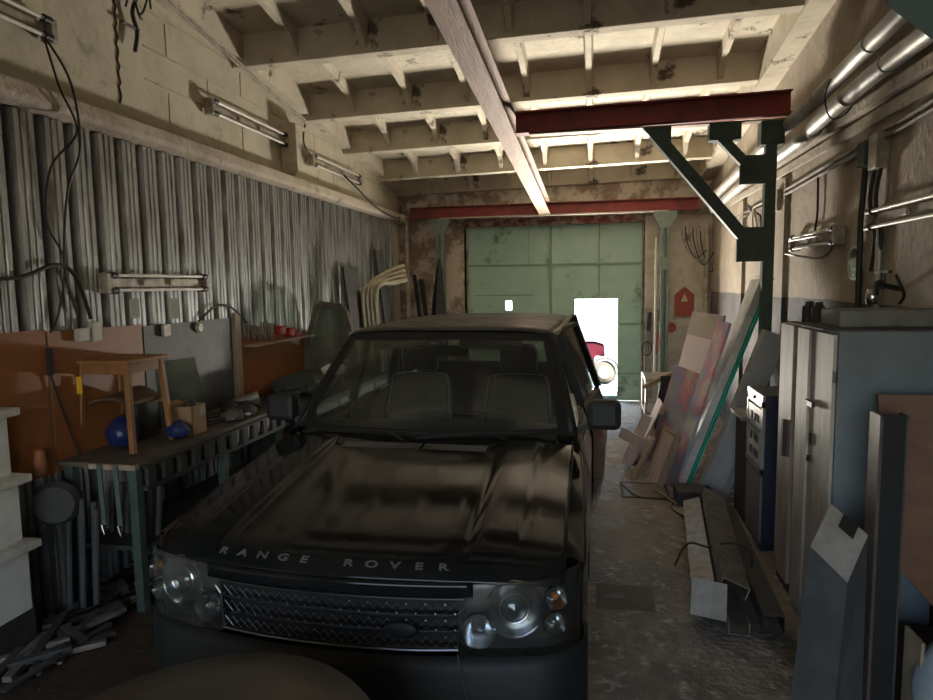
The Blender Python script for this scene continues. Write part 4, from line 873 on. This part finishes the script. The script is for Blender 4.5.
lean('pale_board', 6.90, 7.30, .84, 19.5, 2.29, .075, m_whiteb, 'tall pale board directly left of the teal glass edge', 'board')
lean('grey_board', 6.58, 6.75, 1.00, 19.5, 1.78, .20, m_greyb, 'thick grey board stack leaning right of the teal glass edge', 'board')
lean('grey_board', 6.60, 6.75, 1.22, 19.5, 1.20, .06, m_greyb, 'second grey board leaning right of the first grey stack', 'board')
m_col, n, l, b = new_mat('coloured_panel')
tc = n.new('ShaderNodeTexCoord'); nz = n.new('ShaderNodeTexNoise'); nz.inputs['Scale'].default_value = 2.2; nz.inputs['Detail'].default_value = 3; l.new(tc.outputs['Object'], nz.inputs['Vector'])
cr = n.new('ShaderNodeValToRGB'); e_ = cr.color_ramp.elements; e_[0].position = .36; e_[0].color = (.42, .40, .37, 1); e_[1].position = .44; e_[1].color = (.30, .33, .50, 1)
for p_, c_ in ((.50, (.62, .25, .27)), (.56, (.62, .42, .40)), (.62, (.55, .50, .30)), (.70, (.45, .42, .40))): x_ = e_.new(p_); x_.color = (*c_, 1)
l.new(nz.outputs['Fac'], cr.inputs[0]); l.new(cr.outputs[0], b.inputs['Base Color']); b.inputs['Roughness'].default_value = .7
m_pinkb = mat('pink_board', (.74, .58, .54), .6, col2=(.66, .50, .47), scale=3)
lean('coloured_board', 6.87, 7.22, .80, 16.5, 1.80, .03, m_col, 'upright strip with orange and blue colours beside the teal glass edge', 'board', yaw=8)
lean('coloured_panel', 7.22, 8.02, .72, 15.5, 1.20, .02, m_col, 'panel with blurred blue and red colours leaning among the boards', 'panel', yaw=13)
lean('pink_board', 7.27, 8.12, .78, 14.5, 1.64, .02, m_pinkb, 'pale pink board standing above the coloured panel', 'board', yaw=10)
lean('cardboard_sheet', 7.12, 8.14, .82, 13.5, 1.84, .02, mat('beige_card', (.42, .34, .26), .7), 'beige cardboard sheet behind the pale pink board', 'sheet', yaw=10)
# pallets / crate frames
def crate(x, y, yaw, tilt, L, W, lab, ns, side_=True):
    t = thing('pallet', lab, 'pallet', (x, y, 0)); M_ = Matrix.Translation((x, y, 0)) @ Matrix.Rotation(R(yaw), 4, 'Z') @ Matrix.Rotation(R(tilt), 4, 'Y')
    for k in range(ns):
        w_ = W / ns; MB().box(-.02, 0, -W / 2 + k * w_, -W / 2 + k * w_ + w_ * .72, 0, L, M_).build('slat', m_pinkwood, t)
    for z in (.06, L * .5, L - .12): MB().box(0, .05, -W / 2, W / 2, z, z + .08, M_).build('cross_bar', m_rawwood, t)
crate(.46, 7.95, 0, 24, .80, .42, 'slatted pale wooden pallet leaning furthest down the aisle', 4)
t = thing('plank_frame', 'slanted pale planks crossing in front of the slatted pallet', 'planks', (.48, 7.6, 0))
MB().bar((.30, 7.62, .42), (.62, 7.45, .28), .03, .13).build('plank', m_pinkwood, t); MB().bar((.36, 7.66, .02), (.60, 7.62, .62), .12, .02, (0, 1, 0)).build('plank', m_pinkwood, t)
M_ = Matrix.Translation((.62, 7.12, 0)) @ Matrix.Rotation(R(12), 4, 'Z') @ Matrix.Rotation(R(20), 4, 'Y')
t = thing('wooden_frame', 'wooden frame with pale brown board leaning at the foot of the boards', 'frame', (.62, 7.12, 0))
MB().box(0, .02, -.18, .18, 0, .56, M_).build('board', m_pinkwood, t)
MB().box(-.02, .05, -.21, -.18, 0, .58, M_).build('side_bar', m_rawwood, t); MB().box(-.02, .05, .18, .21, 0, .58, M_).build('side_bar', m_rawwood, t); MB().box(-.02, .05, -.18, .18, .55, .58, M_).build('top_bar', m_rawwood, t)
tag(MB().bar((.42, 7.16, .0), (.66, 7.40, .42), .05, .04).build('wood_prop', m_rawwood), 'single wooden batten propped against the wooden frame', 'batten')

# ------------------------------------------------------------------ steel profiles in the aisle
def channel(name, p0, p1, w_, h_, m, lab, roll=0., up=(0, 0, 1), th=.006, group=None, base=None):
    p0, p1 = V(p0), V(p1); d = (p1 - p0).normalized(); a = d.cross(V(up)).normalized(); b_ = a.cross(d).normalized()
    if roll: Rm = Matrix.Rotation(R(roll), 3, d); a = Rm @ a; b_ = Rm @ b_
    sec = [(-w_ / 2, h_ / 2), (-w_ / 2, -h_ / 2), (w_ / 2, -h_ / 2), (w_ / 2, h_ / 2), (w_ / 2 - th, h_ / 2), (w_ / 2 - th, -h_ / 2 + th), (-w_ / 2 + th, -h_ / 2 + th), (-w_ / 2 + th, h_ / 2)]
    vs = [p + a * x + b_ * z for p in (p0, p1) for x, z in sec]; mb = MB()
    mb.add(vs, [(i, (i + 1) % 8, 8 + (i + 1) % 8, 8 + i) for i in range(8)] + [(0, 1, 6, 7), (1, 2, 5, 6), (2, 3, 4, 5), (8, 15, 14, 9), (9, 14, 13, 10), (10, 13, 12, 11)])
    return tag(mb.build(name, m), lab, 'steel profile', group)
channel('steel_channel', (.69, 4.02, .14), (.90, 6.15, .10), .15, .09, m_steel, 'steel channel nearest the car in the bundle on the floor', roll=160)
channel('steel_channel', (.86, 4.12, .24), (1.06, 6.1, .20), .17, .08, m_steel, 'broad steel channel lying on top of the bundle, beside the drawer unit', roll=200)
channel('steel_channel', (.86, 3.95, .07), (1.02, 6.0, .05), .12, .08, m_steel, 'lower steel channel half hidden in the bundle', roll=0)
channel('steel_channel', (1.05, 3.95, .12), (1.16, 6.0, .10), .12, .10, m_dark, 'dark steel channel nearest the lockers in the bundle', roll=180)
channel('steel_channel', (.78, 4.3, .05), (.95, 6.3, .05), .08, .05, m_dark, 'thin dark steel channel at the bottom of the bundle', roll=0)
M_ = Matrix.Translation((.69, 4.0, .22)) @ Matrix.Rotation(R(8), 4, 'Z') @ Matrix.Rotation(R(-38), 4, 'X') @ Matrix.Rotation(R(12), 4, 'Y')
tag(MB().box(-.105, .105, -.004, .004, -.11, .11, M_).build('end_plate', mat('bright_steel', (.40, .37, .33), .5, .3, col2=(.3, .27, .24), scale=9)), 'pale square steel plate on the near end of the bundle', 'steel plate')
tag(MB().tube(spline([(.60, 4.9, .03), (.68, 4.86, .22), (.82, 4.82, .22), (.90, 4.70, .30), (.98, 4.6, .34), (1.07, 4.62, .27), (1.08, 4.7, .05)], 6), .008, 6).build('binding_wire', m_cable), 'black binding wire looped over the steel bundle', 'wire')
tag(MB().box(.78, 1.12, 6.35, 6.65, 0, .14).build('steel_block', m_dark, bevel=.01), 'dark steel block at the far end of the steel bundle', 'block')
tag(MB().tube(spline([(.30, 6.9, .012), (.42, 6.55, .012), (.62, 6.5, .012), (.80, 6.52, .012), (.72, 6.25, .012), (.80, 6.0, .02)], 6), .008, 6).build('floor_cord', m_cable), 'dark cord lying on the floor before the pale boards', 'cord')
tag(MB().tube([(.62, 6.75, .02), (.78, 6.35, .02)], .012, 6).build('stick', m_rawwood), 'thin pale stick on the floor at the foot of the pale boards', 'stick')
# floor covers
t = thing('floor_hatch', 'square metal floor hatch outlined in the aisle', 'hatch', (.50, 6.75, 0))
MB().box(.30, .72, 6.55, 7.0, 0, .006).build('plate', mat('hatch_steel', (.16, .13, .10), .5, .4, col2=(.1, .08, .06), scale=8), t)
q = MB(); q.box(.27, .30, 6.52, 7.03, 0, .009); q.box(.72, .75, 6.52, 7.03, 0, .009); q.box(.3, .72, 6.52, 6.55, 0, .009); q.box(.3, .72, 7.0, 7.03, 0, .009); q.build('frame', m_dark, t)
t = thing('floor_plate', 'rusty floor plate with a rectangular slot beside the car front', 'floor plate', (.2, 4.3, 0))
MB().box(.02, .40, 4.22, 4.56, 0, .006).build('plate', mat('rust_plate', (.10, .08, .065), .7, col2=(.07, .055, .045), scale=8), t)
MB().box(.08, .20, 4.34, 4.42, .006, .008).build('slot', m_black, t)

# ------------------------------------------------------------------ near right: posts, board, bag
t = thing('sheet_steel_box_section', 'broad grey folded steel section with a pale notched end standing before the locker', 'steel profile', (1.14, 3.34, 0))
bs = [V((.98, 3.36, 0)), V((1.12, 3.18, 0)), V((1.30, 3.32, 0)), V((1.15, 3.50, 0))]; tp = [V((1.03, 3.30, .86)), V((1.15, 3.16, .75)), V((1.28, 3.30, .93)), V((1.16, 3.44, 1.03))]
MB().add(bs + tp, [(0, 1, 5, 4), (1, 2, 6, 5), (2, 3, 7, 6), (3, 0, 4, 7), (3, 2, 1, 0), (4, 5, 6, 7)]).build('body', mat('grey_steel_sheet', (.16, .16, .16), .5, .5, col2=(.11, .11, .11), scale=4), t)
up_ = V((0, -.003, .006)); cc = tp[0] * .3 + tp[3] * .35 + tp[2] * .35
def bl(a_, b_): 
    p = tp[0] * (1 - a_) * (1 - b_) + tp[3] * a_ * (1 - b_) + tp[2] * a_ * b_ + tp[1] * (1 - a_) * b_; return p + up_
MB().add([bl(.0, 0), bl(1, 0), bl(1, .35), bl(.72, .35), bl(.72, .75), bl(1, .75), bl(1, 1), bl(0, 1)], [(0, 1, 2, 3), (0, 3, 4, 7), (4, 5, 6, 7)]).build('end_plate', mat('bright_steel', (.40, .37, .33), .5, .3, col2=(.3, .27, .24), scale=9), t)
MB().add([bl(.72, .35), bl(1, .35), bl(1, .75), bl(.72, .75)], [(0, 1, 2, 3)]).build('notch', m_black, t)
t = thing('steel_post', 'tall dark steel U post standing upright at the right', 'post', (1.36, 3.42, 0))
q = MB(); q.box(1.34, 1.455, 3.38, 3.39, 0, 1.50); q.build('web', m_black, t)
q = MB(); q.box(1.325, 1.34, 3.34, 3.46, 0, 1.505); q.box(1.455, 1.465, 3.38, 3.46, 0, 1.5); q.build('flange', mat('post_brown', (.11, .085, .075), .5, .3, col2=(.07, .055, .05), scale=8), t)
tag(MB().prism([(1.50, 3.62, .72), (2.0, 3.5, .12), (2.0, 3.5, 1.58), (1.42, 3.62, 1.56)], (.0, .018, 0)).build('plywood_board', mat('dark_plywood', (.17, .075, .035), .5, col2=(.12, .05, .025), scale=3, stretch=(1, 1, 4))), 'reddish-brown plywood board leaning at the right picture edge', 'board') 
tag(MB().box(1.50, 1.94, 3.30, 3.72, 0, .30).build('wooden_crate', m_dark, bevel=.01), 'dark crate on the floor under the plywood board', 'crate')
t = thing('plastic_sack', 'pale plastic sack with red print at the bottom right corner', 'sack', (1.56, 3.18, 0))
mb = MB().ball((1.60, 3.16, .27), .20, 18, (.8, .55, 1.3), .06); mb.build('sack', mat('sack_white', (.28, .30, .31), .4, col2=(.18, .2, .22), scale=5, bump=.4), t, sub=1)
MB().box(1.545, 1.60, 3.03, 3.045, .24, .36).build('print_mark', mat('sack_red', (.30, .03, .04), .5), t)
tag(MB().box(1.46, 1.475, 3.14, 3.3, 0, .50).build('thin_board', m_rawwood), 'thin wooden board standing left of the plastic sack', 'board')

# ------------------------------------------------------------------ far right corner
t = thing('fire_sign_box', 'red wooden fire shield with a pale triangle on the far wall', 'fire board', (1.52, 11.8, 1.55))
MB().box(1.36, 1.68, 11.78, 11.82, 1.55, 1.92).build('board', mat('fire_red', (.33, .07, .05), .6), t)
MB().prism([(1.36, 11.78, 1.92), (1.68, 11.78, 1.92), (1.52, 11.78, 2.06)], (0, .04, 0)).build('gable', MATS['fire_red'], t)
MB().prism([(1.46, 11.775, 1.80), (1.58, 11.775, 1.80), (1.52, 11.775, 1.94)], (0, .004, 0)).build('triangle', mat('pale_yellow', (.6, .52, .35), .5), t)
tag(MB().lathe([(.001, .03), (.09, .03), (.09, 0)], (1.30, 11.82, 1.35), (0, -1, 0), 16).build('red_disc', MATS['fire_red']), 'small round red disc on the far wall below the fire shield', 'disc')
tag(MB().tube([(1.86, 11.7, 0), (1.86, 11.7, 3.1)], .045, 12).build('drain_pipe', MATS['pale_pipe']), 'pale thick vertical pipe in the far right corner', 'pipe')
tag(MB().tube([(1.02, 11.6, .5), (1.02, 11.6, 2.9)], .02, 8).build('thin_pipe', m_white), 'thin white vertical pipe beside the pale green post right of the gate', 'pipe')
tag(MB().tube([(.90, 11.7, 1.3), (.93, 11.7, 1.62)], .045, 10).build('hanging_tool', m_dark), 'dark tool hanging on the wall right of the gate, upper one', 'tool')
tag(MB().tube([(1.10, 11.6, .95), (1.10, 11.6, 1.25)], .05, 10).build('extinguisher', mat('fire_red', (.33, .07, .05))), 'small red cylinder hanging by the far green post', 'cylinder')
tag(MB().tube([V((.90 + .08 * math.cos(2 * PI * k / 16), 11.78, .98 + .12 * math.sin(2 * PI * k / 16))) for k in range(17)], .012, 6).build('wire_hoop', m_dark), 'dark wire hoop hanging right of the gate', 'hoop')
tag(MB().box(.84, 1.0, 11.70, 11.82, 1.45, 1.60).build('wall_box', m_fix, bevel=.01), 'small grey box on the wall right of the gate', 'box')
for k in range(6):
    a = V((1.45 + .06 * k, 11.75, 3.1 - .02 * k)); tag(MB().tube(spline([a, a + V((.02, -.05, -.25)), a + V((.16, -.08, -.50 - .04 * k)), a + V((.34, -.1, -.40))], 5), .010, 6).build('hanging_cable', m_cable if k % 2 else m_fix), 'cable drooping in the far right upper corner', 'cable', 'cables in the far right corner')
t = thing('cable_bundle', 'ragged bundle of cables and a bracket on the right wall behind the near green post', 'cable', (1.9, 8.6, 2.7))
for k in range(8):
    a = V((1.88, 8.1 + .1 * k, 2.85 + random.uniform(-.1, .2))); MB().tube(spline([a, a + V((-.04, random.uniform(-.3, .3), random.uniform(-.25, .1))), a + V((0, random.uniform(-.5, .5), random.uniform(-.4, 0)))], 5), .010, 6).build('strand', m_cable if k % 2 else m_fix, t)
tag(MB().box(XR - .05, XR, 8.35, 8.75, 2.62, 3.0).build('wall_board', mat('cream_board', (.50, .43, .28), .7)), 'cream painted board on the right wall beyond the near green post', 'board') if False else None
tag(MB().box(XR - .10, XR, 7.98, 8.25, 1.95, 2.2).build('meter_box', m_fix, bevel=.01), 'grey meter box on the right wall beyond the near green post', 'box')
t = thing('wall_bracket', 'bent metal rod bracket sticking out from the near green post', 'bracket', (1.88, 6.6, 2.4))
MB().tube(spline([(1.80, 6.8, 2.40), (1.86, 6.5, 2.36), (1.93, 6.2, 2.34), (1.95, 6.0, 2.42), (1.93, 6.1, 2.52), (1.83, 6.8, 2.52)], 5), .010, 6).build('rod', m_steel, t)
random.seed(3)
for k in range(9):
    x = .90 + .10 * (k % 3) + random.uniform(-.02, .02); z = 1.62 - .26 * (k // 3) + random.uniform(-.03, .03)
    q = MB(); q.tube([(x, 11.79, z), (x + random.uniform(-.03, .03), 11.79, z - random.uniform(.10, .2))], .014, 7); q.bar((x - .035, 11.79, z), (x + .035, 11.79, z), .03, .03)
    tag(q.build('hand_tool', random.choice((m_dark, m_steel, m_fix))), 'small hand tool hanging on the wall right of the gate', 'tool', 'hand tools hanging right of the gate')
tag(MB().box(GR + .04, 1.0, 11.795, 11.82, .1, 1.7).build('pegboard', mat('grey_pegboard', (.30, .28, .27), .7, col2=(.18, .16, .15), scale=9)), 'tall narrow grey board on the wall just right of the gate', 'board')
# tool rack frame far right
t = thing('metal_rack', 'small rusty metal rack by the far right of the gate', 'rack', (.95, 9.9, 0))
for x in (.72, 1.25):
    for y in (9.4, 10.1): MB().box(x - .018, x + .018, y - .018, y + .018, 0, .78).build('leg', m_fix, t)
MB().box(.70, 1.27, 9.38, 10.12, .76, .79).build('top', m_fix, t); MB().box(.70, 1.27, 9.38, 10.12, .28, .31).build('lower_shelf', m_fix, t)
tag(MB().bar((.66, 9.2, .70), (1.32, 9.5, .98), .05, .05).build('wood_pole', m_rawwood), 'thin wooden pole lying slanted across the rusty rack', 'pole')
tag(MB().prism([(.80, 9.2, .1), (1.1, 9.25, .1), (1.2, 9.3, .85), (.9, 9.25, .85)], (0, .03, 0)).build('dark_panel', m_dark), 'dark panel leaning in front of the rusty rack', 'panel')

# ------------------------------------------------------------------ scrap on the left floor
random.seed(5)
for k in range(60):
    y = random.uniform(2.75, 4.7); x = -3.42 + random.uniform(0, .40) 
    if y < 3.25: x = max(x, -3.22)
    jag('scrap_strip', (x, y, .004 + .018 * (k % 4)), random.uniform(.15, .45), R(random.uniform(20, 160)), random.uniform(.015, .035), random.choice((m_dark, m_dark, m_gboard, m_steel)), 'thin piece of scrap in the heap on the left floor', 'scrap', 'scrap strips on the left floor', tilt=random.uniform(0, .04))
for k in range(14):
    y = random.uniform(3.25, 4.6); x = random.uniform(-3.4, -3.05)
    lump('scrap_lump', (x, y, .05), random.uniform(.04, .075), (1.2, 1.1, .8), random.choice((m_dark, m_steel)), 'crumpled lump in the scrap heap on the left floor', 'scrap', n=8, jit=.3, group='lumps in the left floor scrap')
tag(MB().tube([(-3.2, 3.3, .13), (-2.95, 3.9, .10)], .012, 8).build('metal_rod', m_chrome), 'shiny thin metal rod lying over the left floor scrap', 'rod')
t = thing('fan', 'dark round fan-like tool beside the workbench end', 'fan', (-3.42, 3.52, 0))
MB().lathe([(.001, -.05), (.12, -.05), (.15, 0), (.12, .05), (.001, .05)], (-3.42, 3.50, .78), (.5, -1, 0), 20).build('housing', m_dark, t)
MB().tube([(-3.42, 3.52, 0), (-3.42, 3.52, .68)], .03, 8).build('stand', m_dark, t)
tag(MB().lathe([(.001, 0), (.035, .01), (.04, .08), (.03, .17), (.001, .18)], (-3.47, 3.45, .98), (.12, -.1, 1), 12).build('wooden_handle', mat('handle_orange', (.28, .10, .045), .4)), 'short orange-brown wooden handle standing behind the white shelf', 'handle')

# ------------------------------------------------------------------ outside the gate
m_out = mat('yard_concrete', (.62, .60, .56), .9, col2=(.55, .53, .5), scale=2)
struct(MB().box(-14, 14, YF + .3, 42, -.22, -.02).build('yard_ground', m_out))
struct(MB().box(-14, 14, 30, 30.3, -.02, 5).build('yard_wall', mat('yard_wall_white', (.8, .78, .72), .9)))
t = thing('tractor', 'red tractor with pale wheels seen outside through the small gate door', 'tractor', (-.2, 14.9, -.02))
for x, y, r in ((.21, 14.15, .25), (-.62, 14.2, .25)):
    ty = MB().lathe([(r * .6, -.07), (r * .95, -.07), (r, -.04), (r, .04), (r * .95, .07), (r * .6, .07), (r * .6, -.07)], (x, y, r - .02), (-.45, -1, 0), 28).build('wheel', mat('tyre_dark', (.009, .0085, .008), .8), t)
    MB().lathe([(r * .6, .03), (r * .3, .045), (r * .12, .08), (.001, .08)], (x, y, r - .02), (-.45, -1, 0), 24).build('rim', mat('rim_grey', (.022, .021, .02), .6), t)
m_trac = mat('tractor_red', (.006, .0012, .002), .6)
MB().prism([(-.62, 14.2, .48), (-.02, 14.2, .50), (.02, 14.2, .58), (.22, 14.2, .56), (.20, 14.2, .80), (.0, 14.2, .86), (-.62, 14.2, .86)], (0, .45, 0)).build('hood', m_trac, t, bevel=.03)
MB().box(-.6, 0, 14.35, 15.4, .2, .5).build('chassis', mat('chassis_dark', (.01, .01, .01), .8), t)
MB().tube(spline([(-.06, 14.15, .30), (.06, 14.12, .48), (.24, 14.1, .54), (.42, 14.1, .46), (.48, 14.1, .34)], 5), .022, 8).build('mudguard', MATS['tyre_dark'], t)
for k_ in ('tyre_dark', 'rim_grey', 'tractor_red', 'chassis_dark'): MATS[k_].node_tree.nodes['Principled BSDF'].inputs['Specular IOR Level'].default_value = .0
tag(MB().lathe([(.001, 0), (.3, 0), (.32, .5), (.2, .9), (.001, .95)], (.9, 20, -.02), (0, 0, 1), 14).build('yellow_barrel', mat('yellow_paint', (.85, .65, .15), .5)), 'pale yellow barrel far outside the gate', 'barrel')
tag(MB().box(.35, .75, 21, 21.4, -.02, .8).build('blue_crate', mat('blue_paint', (.25, .55, .75), .5)), 'pale blue crate far outside the gate', 'crate')

# ------------------------------------------------------------------ names of the setting's trims
i = 0
for o in list(bpy.data.objects):
    if o.name.startswith('trim_'): i += 1; o.name = 'trim_x%d' % i
i = 0
for o in list(bpy.data.objects):
    if o.name.startswith('trim_x'): i += 1; o.name = 'trim_%d' % i
for o in bpy.data.objects:
    if '_w' in o: del o['_w']

# ------------------------------------------------------------------ light
W = bpy.data.worlds.new('World'); S.world = W; W.use_nodes = True
wn, wl = W.node_tree.nodes, W.node_tree.links
bg = wn['Background']; sky = wn.new('ShaderNodeTexSky'); sky.sky_type = 'NISHITA'; sky.sun_disc = False; sky.sun_elevation = R(55); sky.sun_rotation = R(120); sky.air_density = 1.2; sky.dust_density = 2
wl.new(sky.outputs[0], bg.inputs[0]); bg.inputs[1].default_value = 1.3
def lamp(kind, name, energy, loc, rot, col=(1, 1, 1), **kw):
    d = bpy.data.lights.new(name, kind); d.energy = energy; d.color = col
    for k, v in kw.items(): setattr(d, k, v)
    o = bpy.data.objects.new(name, d); COL.objects.link(o); o.location = loc; o.rotation_euler = rot; return o
lamp('SUN', 'sun', 5, (0, 20, 10), Euler((R(38), R(-22), 0)), (1, .95, .86), angle=R(.5))
# daylight bounced off the sunlit yard just outside the small door
lamp('AREA', 'yard_bounce', 3500, (.02, YF + 1.15, .02), Euler((R(180), 0, 0)), (1, .92, .79), shape='RECTANGLE', size=1.5, size_y=1.7)
po = lamp('AREA', 'door_sky_portal', 1, (.02, YF + .16, .98), Euler((R(-90), 0, 0)), shape='RECTANGLE', size=.76, size_y=1.76); po.data.cycles.is_portal = True
# extra lamp above the yard, out of view, adding skylight through the small door
lamp('AREA', 'yard_skylight', 260, (.02, YF + .9, 2.75), Euler((R(-35), 0, 0)), (.62, .80, 1.0), shape='RECTANGLE', size=2.2, size_y=1.0)
lamp('AREA', 'rear_fill', 3.5, (-.7, YB + .05, 1.7), Euler((R(90), 0, 0)), (.93, .96, 1.0), shape='RECTANGLE', size=3.6, size_y=2.8)  # weak fill added behind the camera; no gate is known there

# ------------------------------------------------------------------ camera
cam = bpy.data.cameras.new('camera'); co = bpy.data.objects.new('camera', cam); COL.objects.link(co); S.camera = co
f = 650.; cam.sensor_fit = 'HORIZONTAL'; cam.sensor_width = 36; cam.lens = f / 933 * 36; cam.clip_start = .05; cam.clip_end = 200
right = V((.98109661, .19294235, -.01492276)); up = V((-.00477832, .10124218, .99485033)); fwd = V((-.19345958, .97597299, -.1002503))
M3 = Matrix((right, up, -fwd)).transposed()
co.matrix_world = Matrix.Translation((0, 0, 2.15)) @ M3.to_4x4()
S.view_settings.view_transform = 'Standard'; S.view_settings.look = 'None'; S.view_settings.gamma = 1; S.view_settings.use_curve_mapping = False
S.view_settings.exposure = 0
S.cycles.max_bounces = 8; S.cycles.diffuse_bounces = 5; S.cycles.glossy_bounces = 4; S.cycles.transparent_max_bounces = 12; S.cycles.sample_clamp_indirect = 6
S.cycles.use_denoising = True
